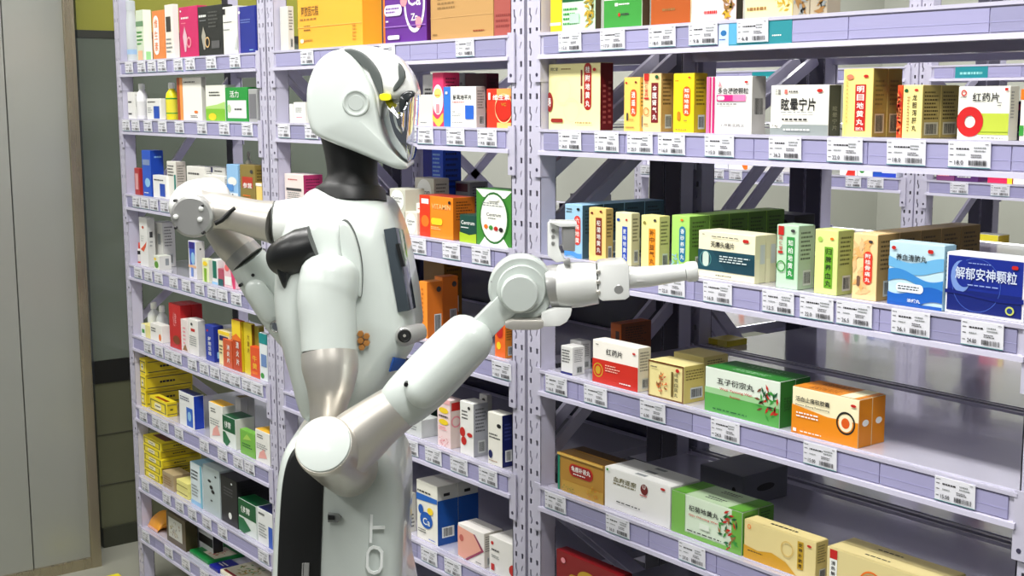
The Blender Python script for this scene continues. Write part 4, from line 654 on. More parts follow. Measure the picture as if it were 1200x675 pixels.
# bottles, jars and pouches
def bottle(bay, lv, xc, rpx, hpx, body, capc, desc, short, Y=.03, neck=.5, band=None, name='medicine_bottle', clear=False, caph=.16, shoulder=.72):
    zz = LV[lv] - .0006; X = xat(xc, Y, zz); s = zdep((X, Y, zz)) / FPX; r = rpx * s; h = hpx * s
    X = max(X, BX[bay][0] + PW + .005 + r)
    o = empty(name, (X, Y, zz)); tag(o, "%s on the %s bay's %s shelf" % (desc, BAY[bay], ORD[lv]), 'bottle', 'medicine bottles on the left bay')
    bmm = mat(C(body), .2, trans=.0, alpha=.8) if clear else pm(body, .3)
    mb = MB(); mb.lathe((0, 0, 0), (0, 0, 1), [(0, r * .9), (h * .02, r), (h * shoulder * .86, r), (h * shoulder, r * .86), (h * (1 - caph) - h * .03, r * neck), (h * (1 - caph), r * neck)], bmm, 24); mb.build('bottle_body', o, smooth=50)
    mb = MB(); mb.lathe((0, 0, h * (1 - caph)), (0, 0, 2), [(0, r * (neck + .08)), (h * caph * .9, r * (neck + .06)), (h * caph, r * neck * .8)], pm(capc, .35), 20); mb.build('bottle_cap', o, smooth=40)
    if band:
        mb = MB()
        for v0, v1, c in band: mb.lathe((0, 0, h * v0), (0, 0, 2), [(0, r * 1.012), (h * (v1 - v0), r * 1.012)], pm(c), 24)
        mb.build('bottle_label', o, smooth=50)
    GOODS.setdefault((bay, lv), []).append((xc - rpx, xc + rpx, short))
    return o
bottle('L', 1, 167.5, 6.5, 41, (240, 240, 240), 'w', 'white plastic bottle with white cap', 'white bottle', band=[(.1, .5, (222, 222, 220))])
bottle('L', 1, 202.5, 7.2, 43, (240, 226, 30), 'w', 'yellow bottle with green bands and white cap', 'yellow bottle', band=[(.55, .59, 'g'), (.16, .19, 'g'), (.2, .54, (226, 214, 60))], neck=.45)
bottle('L', 3, 161.5, 3.6, 25, (220, 216, 214), (200, 60, 40), 'small dropper bottle with red cap', 'dropper bottle', band=[(.05, .12, 'r'), (.45, .62, 'k')], caph=.3, neck=.6)
bottle('L', 4, 167.5, 7.4, 37, (226, 230, 228), 'w', 'left clear white bottle with squeeze top', 'left clear bottle', clear=True, Y=.06, neck=.4, caph=.2, shoulder=.66)
bottle('L', 4, 191, 7.0, 37, (226, 230, 228), 'w', 'right clear white bottle with squeeze top', 'right clear bottle', clear=True, Y=.06, neck=.4, caph=.2, shoulder=.66)
bottle('L', 0, 153, 6, 70, (214, 220, 220), (190, 196, 200), 'tall clear plastic jar at the left end', 'clear jar', clear=True, neck=.8, band=[(.12, .2, (150, 180, 210))], name='plastic_jar')
bottle('L', 2, 293, 4.2, 61, (190, 186, 160), (200, 196, 170), 'pale bottle with pointed cap at the rear', 'pale bottle', Y=.12, neck=.35, caph=.12, shoulder=.8)
# orange pouch
zz = LV[7]; X = BX['L'][0] + PW + .05; o = empty('snack_pouch', (X, .06, zz)); tag(o, "puffy orange pouch on the left bay's bottom shelf by the end post", 'pouch')
mb = MB()
R0 = []
for k in range(9):
    t = k / 8; hw = .043 * (1 if 0 < k < 8 else .94); th = .004 + .024 * math.sin(math.pi * t) ** .6
    R0.append([Vector((hw * math.cos(a), -.045 + .09 * t + 0 * a, th + th * .95 * math.sin(a))) for a in [6.28318 * i / 20 for i in range(20)]])
mb.rings(R0, noisy(mat((236, 160, 50), .4, name='orange_foil'), 30, .1, bump=.3)); mb.build('pouch_body', o, smooth=60)
mb = MB(); mb.box(-.04, .04, -.0460, -.0450, .001, .009, pm((246, 190, 170))); mb.build('pouch_seal', o)
GOODS.setdefault(('L', 7), []).append((169, 196, 'orange pouch'))
# yellow box on the floor
q = CAM + ray(145, 672) * ((-1.515) / ray(145, 672).z)
o = empty('floor_box', (q.x, q.y + .0, 0)); tag(o, 'bright yellow carton lying on the floor beside the left end post', 'carton')
mb = MB(); mb.box(-.05, .05, -.10, .0, 0.0, .022, pm((240, 226, 40))); mb.build('carton', o, bevel=.003)
mb = MB(); mb.box(-.048, .048, -.05, -.047, .022, .0223, pm((200, 180, 30))); mb.build('lid_seam', o)

# ---------------------------------------------------------------- price tags
tagmesh = {}
def tag_meshes(price, seed):
    k = (price, seed)
    if k in tagmesh: return tagmesh[k]
    w, h = .062, .0335
    els = [('l', .04, .86, .16, .93, 1, 'tx'), ('l', .04, .68, .14, .76, 1, 'tx'), ('l', .04, .45, .14, .53, 1, 'tx'), ('l', .04, .18, .12, .26, 1, 'tx'), ('l', .2, .66, .62, .80, 1, 'k'), ('l', .62, .6, .9, .84, 2, 'gr'), ('l', .2, .46, .45, .56, 1, 'gr'), ('l', .55, .38, .85, .54, 2, 'tx'), ('l', .88, .88, .97, .95, 1, 'tx'), ('t', price, .27, .2, .16 + .012 * len(price), .17, 'tx'), ('b', .5, .1, .92, .3, 'k'), ('r', .0, 0, 1, .03, (90, 150, 150))]
    a = MB(); a.box(-w / 2, w / 2, -.0012, 0, 0, h, pm((232, 232, 240), .35)); oa = a.build('tag_card', bevel=.0004)
    b = decorate(els, lambda u, v, kk: (-w / 2 + u * w, -.0014 - .00008 * kk, v * h), w / h, seed); ob = b.build('tag_print')
    ma, mb_ = oa.data, ob.data; bpy.data.objects.remove(oa); bpy.data.objects.remove(ob)
    tagmesh[k] = (ma, mb_); return tagmesh[k]
TAGS = {
 ('R', 0): [(668, '15.0'), (718, '17.0'), (776, '18.0'), (824, '9.8'), (882, '6.8')],
 ('R', 1): [(668, '36.0'), (711, '32.0'), (750, '25.0'), (787, '16.0'), (843, '15.0'), (920, '36.2'), (990, '22.0'), (1062, '18.0'), (1136, '18.0')],
 ('R', 2): [(787, '22.0'), (841, '16.0'), (912, '12.5'), (957, '22.0'), (1001, '26.5'), (1067, '36.1'), (1151, '24.80')],
 ('R', 3): [(652, '16.5'), (698, '18.0'), (765, '6.00'), (850, '24.0'), (961, '15.00'), (1119, '15.00')],
 ('R', 4): [(651, '18.5'), (724, '36.0'), (811, '27.0')],
 ('M', 0): [(360, '38.0'), (454, '68.0'), (545, '42.0')],
 ('M', 1): [(333, '15.0'), (365, '18.0'), (498, '26.0'), (534, '18.0'), (571, '19.8')],
 ('M', 2): [(490, '88.0'), (529, '16.0'), (564, '98.0')],
 ('M', 3): [(588, '18.0')],
 ('M', 4): [(481, '16.0'), (508, '22.0'), (538, '18.0'), (572, '18.5')],
 ('M', 5): [(503, '32.0'), (531, '18.0')],
 ('L', 0): [(151.5, '9.0'), (166, '15.0'), (178, '12.0'), (190, '18.0'), (209, '25.0'), (223, '39.0'), (247.5, '49.0'), (275.5, '18.0')],
 ('L', 1): [(148, '6.0'), (159, '9.0'), (173.5, '15.0'), (190.5, '12.0'), (210.5, '16.0'), (237, '25.0'), (263, '18.0'), (290, '22.0')],
 ('L', 2): [(160, '8.0'), (170, '12.0'), (180.5, '9.0'), (193, '15.0')],
 ('L', 3): [(162, '6.0'), (174, '12.0'), (186, '15.0'), (203.5, '12.0'), (218.5, '8.0'), (234, '9.0'), (249, '12.0'), (261, '16.0'), (277, '25.0')],
 ('L', 4): [(173.5, '9.0'), (186.5, '12.0'), (198, '15.0'), (208, '12.0'), (225.5, '18.0'), (239.5, '18.0'), (252, '15.0'), (264.5, '9.0'), (276, '12.0'), (289.5, '16.0'), (302, '12.0')],
 ('L', 5): [(168, '15.0'), (183, '12.0'), (193, '9.0'), (210, '16.0'), (239.5, '18.0'), (261, '25.0'), (279.5, '15.0'), (292.5, '18.0')],
 ('L', 6): [(170.5, '12.0'), (195.5, '9.0'), (210.5, '15.0'), (225.5, '12.0'), (242.5, '18.0'), (261, '25.0'), (309, '16.0')],
 ('L', 7): [(171, '12.0'), (198, '15.0'), (218, '9.0'), (240, '15.0')],
}
for (bay, lv), L in TAGS.items():
    near = {}
    for px, pr in L:
        g = min(GOODS[(bay, lv)], key=lambda g: abs((g[0] + g[1]) / 2 - px) if not g[0] <= px <= g[1] else abs((g[0] + g[1]) / 2 - px) * .3)
        near.setdefault(g[2], []).append((px, pr))
    for short, lst in near.items():
        for i, (px, pr) in enumerate(lst):
            n = len(lst); pos = '' if n == 1 else (', left one' if i == 0 else ', right one' if i == n - 1 else ', middle one' if n == 3 else ', %s one' % ['', 'second', 'third', 'fourth'][i])
            zz = LV[lv] - .0375
            X = xat(px, -.006, zz + .015)
            t = empty('price_tag', (X, -.0052, zz + .0012)); t.rotation_euler.x = R_(2)
            tag(t, "white price tag under the %s%s, %s bay's %s shelf" % (short, pos, BAY[bay], ORD[lv]), 'price tag', "price tags on the %s bay's %s shelf" % (BAY[bay], ORD[lv]))
            a, b = tag_meshes(pr, int(px) % 4)
            for nm, me in (('tag_card', a), ('tag_print', b)):
                o = bpy.data.objects.new(nm, me); COL.objects.link(o); o.parent = t
# teal notice and pale sticker on the right bay's top rail
def strip_sign(name, x0, x1, z0, z1, Y, c, label, els, cat='sign'):
    X0 = xat(x0, Y, z0); X1 = xat(x1, Y, z0); o = empty(name, ((X0 + X1) / 2, Y, z0)); tag(o, label, cat); w = X1 - X0; h = z1 - z0
    mb = MB(); mb.box(-w / 2, w / 2, 0, .001, 0, h, pm(c)); mb.build('sign_plate', o)
    decorate(els, lambda u, v, k: (-w / 2 + u * w, -.0002 - .0001 * k, v * h), w / h, int(x0)).build('sign_print', o)
strip_sign('shelf_sign', 854, 927.5, LV[0] - .046, LV[0] - .004, -.0048, (44, 140, 150), "teal shelf notice behind a price tag on the right bay's top rail", [('r', 0, .2, .13, 1, (90, 170, 210)), ('l', .7, .4, .9, .5, 1, 'w'), ('r', 0, 0, 1, .14, (20, 110, 120))])
strip_sign('shelf_sticker', 842, 853.5, LV[0] - .042, LV[0] - .006, -.0048, (196, 214, 240), "pale blue sticker with a blue emblem on the right bay's top rail", [('e', .5, .62, .3, .12, (40, 110, 170)), ('l', .1, .3, .9, .4, 1, 'b')])
strip_sign('shelf_sign', 202, 226, LV[0] - .046, LV[0] - .004, -.0046, (180, 176, 216), "lilac sign edged in teal on the left bay's top rail", [('r', 0, 0, 1, .14, (60, 150, 160)), ('r', .5, 0, .56, 1, (60, 150, 160))])
# goods on the rear units and the far units
def rear(xl, xr, hpx, z, Y, c, desc, front, dd=.06, sc=None, name='medicine_box'):
    carton('', 2, xl, xr, 0, hpx, c, desc, desc, front, side=[], z=z, Y=Y, dd=dd, sc=sc, flaps=False, name=name)['group'] = 'boxes on the rear shelving'
RY = .44
rear(655, 690, 22, LV[2], RY, (24, 26, 90), 'dark navy box on the rear unit past the robot hand', [('g', .3, .5, .3, .24, (70, 90, 170))])
rear(668, 694, 30, LV[2], RY + .07, (206, 206, 200), 'row of pale booklets on the rear unit behind the navy box', [('b', .05, .3, .95, .98, 'gr')])
rear(836, 857, 34, LV[2], RY, (96, 92, 116), 'grey violet box on the rear unit right of the posts', [('r', 0, .92, .85, 1, 'lgr')])
rear(858, 869, 32, LV[2], RY, (30, 26, 110), 'indigo box beside the grey violet one on the rear unit', [])
rear(893, 930, 38, LV[2], RY, (92, 90, 104), 'grey box with black title plate on the rear unit', [('R', .1, .55, .8, .85, 'k'), ('t', '正天胶囊', .45, .7, .5, .16, 'gr'), ('r', .05, 0, .7, .3, (90, 130, 70))], sc='k')
rear(996, 1018, 22, LV[2], RY, (58, 64, 110), 'slate blue box on the rear unit left of the far post', [('r', .3, .1, 1, .9, (70, 70, 90))])
rear(1021, 1044, 20, LV[2], RY, (120, 124, 130), 'grey box with pale rim on the rear unit', [('r', .1, .1, .9, .8, (80, 84, 96))])
rear(1044, 1050, 17, LV[2], RY, (206, 206, 206), 'pale box end on the rear unit left of the far post', [])
rear(1060, 1110, 14, LV[2], RY + .1, (150, 150, 144), 'long grey box on the rear unit', [])
rear(830, 852, 7, LV[3], RY, (240, 220, 60), 'small yellow box low on the rear unit beside the dark post', [('r', .5, 0, 1, 1, (250, 236, 120))])
F1, F2, F3 = LV4[0], LV4[1], LV4[2]
def far(xl, xr, hpx, z, c, desc, front=(), Y=Y4 + .02, dd=.06, sc=None): rear(xl, xr, hpx, z, Y, c, desc, list(front), dd, sc)
far(984, 1004, 16, F2, (246, 244, 240), 'white box with red corner on the far unit', [('p', [(.35, 0), (.9, 0), (.9, 1), (.7, 1)], (220, 50, 40))])
far(1005, 1022, 16, F2, (240, 246, 236), 'white box with green dot on the far unit', [('e', .3, .5, .2, .3, 'g')])
far(1023, 1050, 14, F2, (236, 240, 250), 'white box with blue base on the far unit', [('r', 0, 0, 1, .34, (40, 70, 190)), ('e', .2, .3, .2, .3, 'b')])
far(1097, 1118, 14, F2, (120, 60, 110), 'plum box on the far unit', [('l', .1, .3, .9, .8, 2, 'pk')])
far(1119, 1146, 12, F2, (80, 40, 100), 'dark violet box on the far unit', [('l', .1, .3, .9, .8, 2, 'lgr')])
far(1157, 1186, 14, F2, (216, 40, 90), 'crimson box with yellow end on the far unit', [('r', .8, 0, 1, 1, 'y'), ('l', .1, .4, .7, .7, 1, 'pk')])
far(1187, 1212, 14, F2, (236, 232, 226), 'white box at the right end of the far unit')
far(758, 775, 17, F2, (226, 226, 232), 'white box with yellow edge on the far unit beside the dark posts', [('r', 0, .5, .3, 1, 'y'), ('r', .5, .2, .9, .7, 'lgr')])
far(834, 853, 15, F2, (226, 228, 240), 'white box with blue stroke on the far unit', [('r', .4, .5, 1, .8, 'b')])
far(854, 876, 15, F2, (246, 244, 236), 'white box with orange corner on the far unit', [('e', .9, .5, .2, .5, 'or_')])
far(896, 926, 13, F2, (206, 204, 200), 'grey white box on the far unit left of the posts')
far(1100, 1121, 12, F3, (240, 230, 226), 'white box with red flowers low on the far unit', [('e', .3, .5, .2, .4, 'r'), ('e', .6, .5, .15, .35, 'mg')])
far(1138, 1168, 34, F3, (226, 226, 214), 'white and yellow box standing on the far unit', [('r', .3, 0, 1, 1, (240, 224, 60)), ('v', '黄芪片', .42, .1, .7, .14, 'tx')], sc=(190, 170, 30))
far(1165, 1200, 22, F3, (246, 214, 30), 'wide yellow box low on the far unit', [('r', .7, .1, .9, .9, 'cr'), ('v', '复方', .8, .2, .85, .1, 'k')])
rear(1106, 1160, 30, LV[1], RY + .02, (246, 242, 200), 'long ivory and yellow box on the rear unit above', [('r', .9, 0, 1, 1, (180, 170, 40)), ('l', .7, .2, .85, .5, 1, 'k')])
rear(1172, 1195, 34, LV[1], RY + .04, (60, 56, 110), 'violet box on the rear unit above the red ring box', [('r', .4, .7, 1, .9, (200, 60, 120))])
# far price tags and teal signs
for i, (px, lv, wtx) in enumerate(((757, 1, 'under the white and yellow edged box'), (841, 1, 'under the blue stroke box'), (862, 1, 'under the orange corner box'), (910, 1, 'under the grey white box'), (1000, 1, 'under the red corner box'), (1026, 1, 'under the blue based box'), (1124, 1, 'under the plum and violet boxes'), (1172, 1, 'under the crimson box'))):
    zz = LV4[lv] - .0365; X = xat(px, Y4 - .006, zz + .015); t = empty('price_tag', (X, Y4 - .0052, zz)); t.rotation_euler.x = R_(2)
    tag(t, 'far white price tag %s, across the rear aisle' % wtx, 'price tag', 'price tags on the far units')
    a, b = tag_meshes('18.0', i % 4)
    for nm, me in (('tag_card', a), ('tag_print', b)):
        o = bpy.data.objects.new(nm, me); COL.objects.link(o); o.parent = t
for x0, x1, wtx in ((881, 909, 'left'), (1119, 1157, 'right')):
    strip_sign('shelf_sign', x0, x1, LV4[0] - .045, LV4[0] - .005, Y4 - .0052, (30, 140, 150), 'teal shelf notice on the far unit top rail, %s one of two' % wtx, [('l', .15, .3, .85, .7, 1, (150, 220, 220))])
# ---------------------------------------------------------------- the robot
MINT = mat((200, 208, 203), .32, name='mint_white_shell', coat=.35)
WHT = mat((226, 228, 225), .25, name='gloss_white_shell', coat=.4)
SILV = mat((206, 202, 194), .34, .65, name='pearl_silver')
SIL2 = mat((176, 176, 174), .3, .5, name='grey_joint')
BLK = mat((12, 13, 14), .45, name='satin_black'); BLM = mat((13, 13, 15), .5, name='black_fabric')
CHR = mat((214, 216, 220), .05, 1.0, name='mirror_visor'); GAP = mat((70, 74, 72), .6, name='panel_gap'); SCRW = mat((26, 26, 28), .4)
NH = Vector((cF.x, cF.y, 0)).normalized()       # horizontal direction away from the photographer
base = P(400, 675, 2.18); BASE = Vector((base.x, base.y, 0))
rob = empty('humanoid_robot', BASE)
tag(rob, 'white and silver humanoid robot reaching its gripper arm toward the shelves', 'robot')
def rb(mb, name, parent=None, smooth=40, bevel=0):
    o = mb.build(name, None, smooth=smooth, bevel=bevel)
    o.data.transform(Matrix.Translation(-BASE)); o.parent = parent or rob
    return o
def catmull(pts, k=5):
    n = len(pts); out = []
    for i in range(n):
        p0, p1, p2, p3 = pts[i - 1], pts[i], pts[(i + 1) % n], pts[(i + 2) % n]
        for j in range(k):
            t = j / k
            out.append(tuple(.5 * (2 * b + (c - a) * t + (2 * a - 5 * b + 4 * c - d) * t * t + (3 * b - a - 3 * c + d) * t ** 3) for a, b, c, d in zip(p0, p1, p2, p3)))
    return out
def inflate(outline, D, ht, mt, c=.03, dome=.008, k=5, side=0, shrink=True, lens=None, n=7):
    """solid from a side outline: straight middle, rounded shoulders of radius c, gently domed sides.
    side=-1 keeps only the camera side thickness"""
    o = catmull(outline, k) if k else outline
    Dn = D - ht * .7 if shrink else D
    pts = [P(x, y, Dn) + NH * (D - Dn) for x, y in o]
    # NH shift keeps silhouette set by the near side
    cen = sum(pts, Vector()) / len(pts)
    R = sum((p - cen).length for p in pts) / len(pts)
    def ring(v, s): return [cen + (p - cen) * s + NH * v for p in pts]
    half = []
    for i in range(n + 1):
        a = math.pi / 2 * i / n; half.append((ht - c + c * math.sin(a), 1 - (c / R) * (1 - math.cos(a))))
    s1 = 1 - c / R
    for i in range(1, 7):
        t = i / 7; half.append((ht + dome * (1 - (1 - t) ** 2), s1 * (1 - t)))
    prof = [(-v, s) for v, s in half[::-1]] + half
    mb = MB(); mb.rings([ring(v, s) for v, s in prof], mt); return mb

# head
HD = 2.17
shell = [(361, 120), (362.5, 99), (372, 75.5), (387, 62), (405, 58.5), (419, 69), (433, 89), (441, 108), (444, 129), (448, 152), (455.5, 170), (466, 184), (477, 192), (477, 197), (464, 197), (443, 188), (414, 176), (388, 166), (369, 156), (363, 140)]
rb(inflate(shell, HD, .084, MINT, c=.013, dome=.007), 'head_shell', smooth=60)
mid = [(374, 76), (390, 61), (408, 54.5), (429, 53.5), (449, 57.5), (467, 68), (479, 83), (486, 99), (487, 112), (470, 118), (452, 120), (440, 150), (400, 150), (372, 120)]
hb = rb(inflate(mid, HD, .074, WHT, c=.030, dome=.004), 'head_band', smooth=60)
st1 = [(405, 59), (414, 57.5), (428, 63), (441, 76), (449, 92), (451, 113), (447, 113), (444, 102), (437, 88), (421, 69)]
rb(inflate(st1, HD, .079, mat((84, 90, 88), .3, name='grey_stripe'), c=.003, dome=.001), 'head_stripe', hb, smooth=60)
st2 = [(468, 74), (475, 82), (476, 92), (470, 102), (463, 107.5), (462.5, 102), (469, 91)]
rb(inflate(st2, HD, .0775, mat((84, 90, 88), .3), c=.003, dome=.001), 'head_stripe', hb, smooth=60)
vis = [(448, 116), (458, 115.5), (468, 110), (477, 104), (486.5, 104), (487, 122), (485.5, 150), (484.5, 170), (481, 188), (474, 188), (460, 172), (452, 152), (447, 132)]
vo = rb(inflate(vis, HD, .071, CHR, c=.03, dome=.006), 'mirror_visor', smooth=60)
vi = [(470, 113), (478, 107), (485.5, 107), (486.5, 113), (478, 116), (474, 124), (472, 136), (469, 130)]
rb(inflate(vi, HD, .0745, mat((40, 44, 46), .12), c=.004, dome=.002), 'visor_inlay', vo, smooth=60)
yl = [(447, 110.5), (458, 110), (459, 117), (448, 117.5)]
rb(inflate(yl, HD, .0805, mat((230, 220, 20), .35), c=.001, dome=.0, k=3), 'yellow_sensor', smooth=40)
ec = P(416.4, 120.6, HD - .1)
mb = MB(); s_ = (HD - .1) / FPX
mb.lathe(ec + NH * .025, ec - NH, [(0, 15.8 * s_), (.0185, 15.8 * s_), (.020, 15 * s_), (.020, 13.4 * s_), (.0185, 12.6 * s_), (.0175, 10.5 * s_), (.0175, 9.3 * s_), (.0185, 8.6 * s_), (.0185, 0.0004)], MINT, 40); rb(mb, 'ear_ring', smooth=30)
# neck
mb = MB(); mb.tube([(P(411, 158, 2.18), 36 * 2.18 / FPX), (P(412, 180, 2.18), 31.5 * 2.18 / FPX), (P(413, 204, 2.18), 29.5 * 2.18 / FPX), (P(412, 217, 2.18), 33 * 2.18 / FPX), (P(411, 224, 2.18), 38 * 2.18 / FPX)], BLM, steps=4); nk = rb(mb, 'neck', smooth=60)
mb = MB(); mb.tube([(P(410, 219, 2.18), 39 * 2.18 / FPX), (P(410, 224, 2.18), 42 * 2.18 / FPX), (P(410, 236, 2.18), 43.5 * 2.18 / FPX)], BLK, flat=1.1); rb(mb, 'neck_collar', nk, smooth=40)
# torso
tor = [(364, 223), (384, 226), (412, 231), (441, 237), (453, 244), (462, 262), (470, 285), (477, 318), (483.5, 352), (486.5, 378), (487.5, 395), (482, 412), (471, 428), (458, 447), (442, 470), (418, 487), (392, 497), (372, 499), (357, 496), (348, 482), (338, 445), (329, 412), (322, 382), (319, 345), (322, 310), (327, 280), (338, 252), (350, 234)]
to = rb(inflate(tor, 2.21, .135, MINT, c=.065, dome=.012, k=4), 'torso', smooth=60)
# chest screen (faces forward, seen nearly edge on)
def quadplate(px, D, d, th, mt, name, parent, bev=.002):
    mb = MB(); a = [P(x, y, D + dd) for (x, y), dd in zip(px, d)]
    n = (a[1] - a[0]).cross(a[3] - a[0]).normalized()
    if n.dot(CAM - a[0]) < 0: n = -n
    vs = a + [p - n * th for p in a]
    mb.add(vs, [(0, 1, 2, 3), (7, 6, 5, 4), (0, 4, 5, 1), (1, 5, 6, 2), (2, 6, 7, 3), (3, 7, 4, 0)], mt); return rb(mb, name, parent, smooth=30, bevel=bev)
sc_ = quadplate([(463, 266), (473, 269), (488, 361), (480, 364)], 2.078, (-.004, .045, .045, .0), .02, mat((62, 70, 76), .15, name='dark_screen', coat=.5), 'chest_screen', to)
quadplate([(467.5, 285), (470, 286), (476, 312), (474.5, 312)], 2.068, (-.002, .02, .02, .0), .006, BLK, 'screen_slot', sc_, 0)
# waist camera
mb = MB(); a = P(474, 394, 2.085); b = P(495, 388, 2.10); mb.tube([(a, .0165), (P(484, 391, 2.09), .0155), (b, .013)], SIL2, cap0=.9, cap1=.5, flat=.7); wc = rb(mb, 'waist_camera', to, smooth=60)
mb = MB(); mb.lathe(P(474, 393.5, 2.078), P(474, 393.5, 2.0), [(0, .011), (.006, .011), (.007, .009), (.006, .008), (.006, .0004)], BLK, 24); rb(mb, 'camera_lens', wc, smooth=30)
mb = MB(); mb.lathe(P(474, 393.5, 2.071), P(474, 393.5, 2.0), [(0, .0025), (.0012, .0022)], SILV, 12); rb(mb, 'camera_lens', wc, smooth=30)
# honeycomb speaker holes
for i, (x, y) in enumerate(((422.5, 391), (429.5, 394), (422.5, 399), (429.5, 402), (424, 407), (430.5, 388), (416.5, 395))):
    if i > 4: continue
    mb = MB(); p = P(x, y, 2.066); mb.lathe(p + NH * .01, p - NH, [(0, .0052), (.012, .0052), (.0122, .0036)], mat((176, 120, 60), .4), 6); rb(mb, 'speaker_cell', to, smooth=20)
quadplate([(462, 419), (476, 421), (471, 433), (457, 436)], 2.082, (0, .02, .02, 0), .004, mat((26, 70, 140), .4), 'blue_label', to, .001)
# side oval panel
ov = [(400, 259), (408, 260), (417, 275), (424, 300), (426, 322), (424.5, 346), (418, 342), (409, 325), (402, 298), (399, 274)]
rb(inflate(ov, 2.12, .065, GAP, c=.006, dome=.002), 'panel_gap', to, smooth=60)
rb(inflate([(x + (412 - x) * .02, y + (302 - y) * .009) for x, y in ov], 2.12, .0665, MINT, c=.006, dome=.0025), 'side_panel', to, smooth=60)
# near arm
def T(pts, mt, name, parent=None, sub=None, **k):
    mb = MB(); mb.tube([(P(x, y, D), r * D / FPX) for x, y, D, r in pts], mt, **k); return rb(mb, name, parent, smooth=60)
# black shoulder joint
bj = [(323, 292), (334, 297), (348, 302), (362, 303), (356, 312), (346, 319), (340, 327), (334.5, 338), (328, 326), (323, 308)]
T([(328, 303, 2.11, 20), (340, 300, 2.093, 25), (356, 293, 2.085, 26.5), (371, 287, 2.082, 24)], mat((20, 21, 22), .35, name='black_sleeve'), 'shoulder_sleeve', cap0=.3, n=40)
rb(inflate(bj, 2.13, .055, mat((30, 32, 33), .25, name='black_joint_shell', coat=.1), c=.012, dome=.004, k=4), 'shoulder_joint', smooth=60)
ua = T([(387, 322, 2.058, 35), (385, 338, 2.055, 36), (383, 355, 2.05, 34), (385, 385, 2.045, 33), (386, 412, 2.04, 32.5)], MINT, 'upper_arm', steps=4, cap0=.7, n=40)
T([(386, 411, 2.04, 31.5), (386, 415, 2.04, 31.5)], GAP, 'seam_ring', ua)
T([(386, 414, 2.04, 33), (387, 432, 2.035, 33), (387, 452, 2.03, 28.5), (385, 472, 2.03, 23), (383, 492, 2.03, 19.5), (386, 520, 2.03, 18)], SILV, 'elbow_housing', ua, steps=4, n=40)
# elbow joint drum
a = P(378, 520, 1.925); b = P(411, 550, 2.05); L = (b - a).length; s_ = 1.95 / FPX
mb = MB(); mb.lathe(a, b, [(.004, 34 * s_), (.007, 35.5 * s_), (.02, 36.5 * s_), (L * .6, 36.5 * s_), (L, 35 * s_), (L + .012, 28 * s_), (L + .016, 12 * s_)], SILV, 48); ej = rb(mb, 'elbow_joint', smooth=35)
mb = MB(); mb.lathe(a, b, [(.0, 30 * s_), (-.003, 0.0005)][::-1] + [(.0008, 32.5 * s_), (.003, 33.5 * s_), (.006, 33.5 * s_)], MINT, 48); rb(mb, 'joint_cap', ej, smooth=35)
T([(404, 527, 1.985, 36), (421, 512, 1.985, 35), (443, 494, 1.985, 31), (467, 477, 1.985, 28)], SILV, 'forearm_neck', ej, steps=4, n=40)
mb = MB(); q0 = P(437, 525, 1.985 - 25 * s_); mb.tube([(P(438, 513, 1.985), .010), (P(450, 505, 1.972), .009), (P(460, 499, 1.965), .005)], SILV, cap0=.8, cap1=.8); rb(mb, 'neck_rib', ej, smooth=60)
# forearm
fo = T([(468, 476, 1.985, 28.5), (478, 467, 1.98, 31), (500, 446, 1.98, 33), (530, 415, 1.98, 32.5), (549, 396, 1.98, 31)], MINT, 'forearm', steps=4, cap1=.75, n=40, flat=.92)
T([(466.5, 477.5, 1.985, 28.2), (468.5, 475.5, 1.985, 28.2)], GAP, 'seam_ring', fo)
T([(496, 458, 1.945, 21), (524, 430, 1.945, 23.5), (553, 399, 1.945, 24.5)], MINT, 'raised_cover', fo, steps=3, cap0=1, cap1=1, flat=.85, n=40)
for x, y in ((476, 450), (497, 472)):
    p = P(x, y, 1.938); mb = MB(); mb.lathe(p + NH * .008, p - NH, [(0, .0034), (.0125, .0034), (.0125, .0022)], SCRW, 14); rb(mb, 'screw_hole', fo, smooth=30)
# thin link to the wrist
lk = MB(); A = P(546, 404, 1.975); B = P(606, 344, 1.955); lk.bar(A, B, 30 * 1.96 / FPX, .030, MINT, up=NH); lo_ = rb(lk, 'wrist_link', smooth=30, bevel=.005)
lk = MB(); A = P(560, 380, 1.99); B = P(584, 352, 1.99); lk.bar(A, B, 12 * 1.96 / FPX, .02, SIL2, up=NH); rb(lk, 'link_cover', lo_, smooth=30, bevel=.003)
# wrist drum
s_ = 1.95 / FPX; w0 = P(611, 338.5, 1.945)
mb = MB(); mb.lathe(w0 + NH * .05, w0 - NH, [(0, 34 * s_), (.004, 38 * s_), (.045, 39 * s_), (.0485, 38 * s_), (.05, 36 * s_), (.049, 28 * s_)], MINT, 56); wd = rb(mb, 'wrist_drum', smooth=35)
mb = MB(); mb.lathe(w0 + NH * .01, w0 - NH, [(0, 28.5 * s_), (.015, 28.5 * s_), (.0165, 27.5 * s_), (.016, 24 * s_)], MINT, 48); rb(mb, 'wrist_ring', wd, smooth=35)
w1 = P(609, 343.5, 1.935)
mb = MB(); mb.lathe(w1 + NH * .012, w1 - NH, [(0, 22 * s_), (.021, 22 * s_), (.024, 20 * s_), (.0245, 0.0005)], MINT, 48); rb(mb, 'joint_cap', wd, smooth=35)
for x, y in ((576, 330), (646, 330), (611, 301.5), (612, 374)):
    p = P(x, y, 1.945); mb = MB(); mb.lathe(p + NH * .004, p - NH, [(0, .0012), (.0045 + .001, .0012)], SCRW, 8); rb(mb, 'screw_hole', wd, smooth=30)
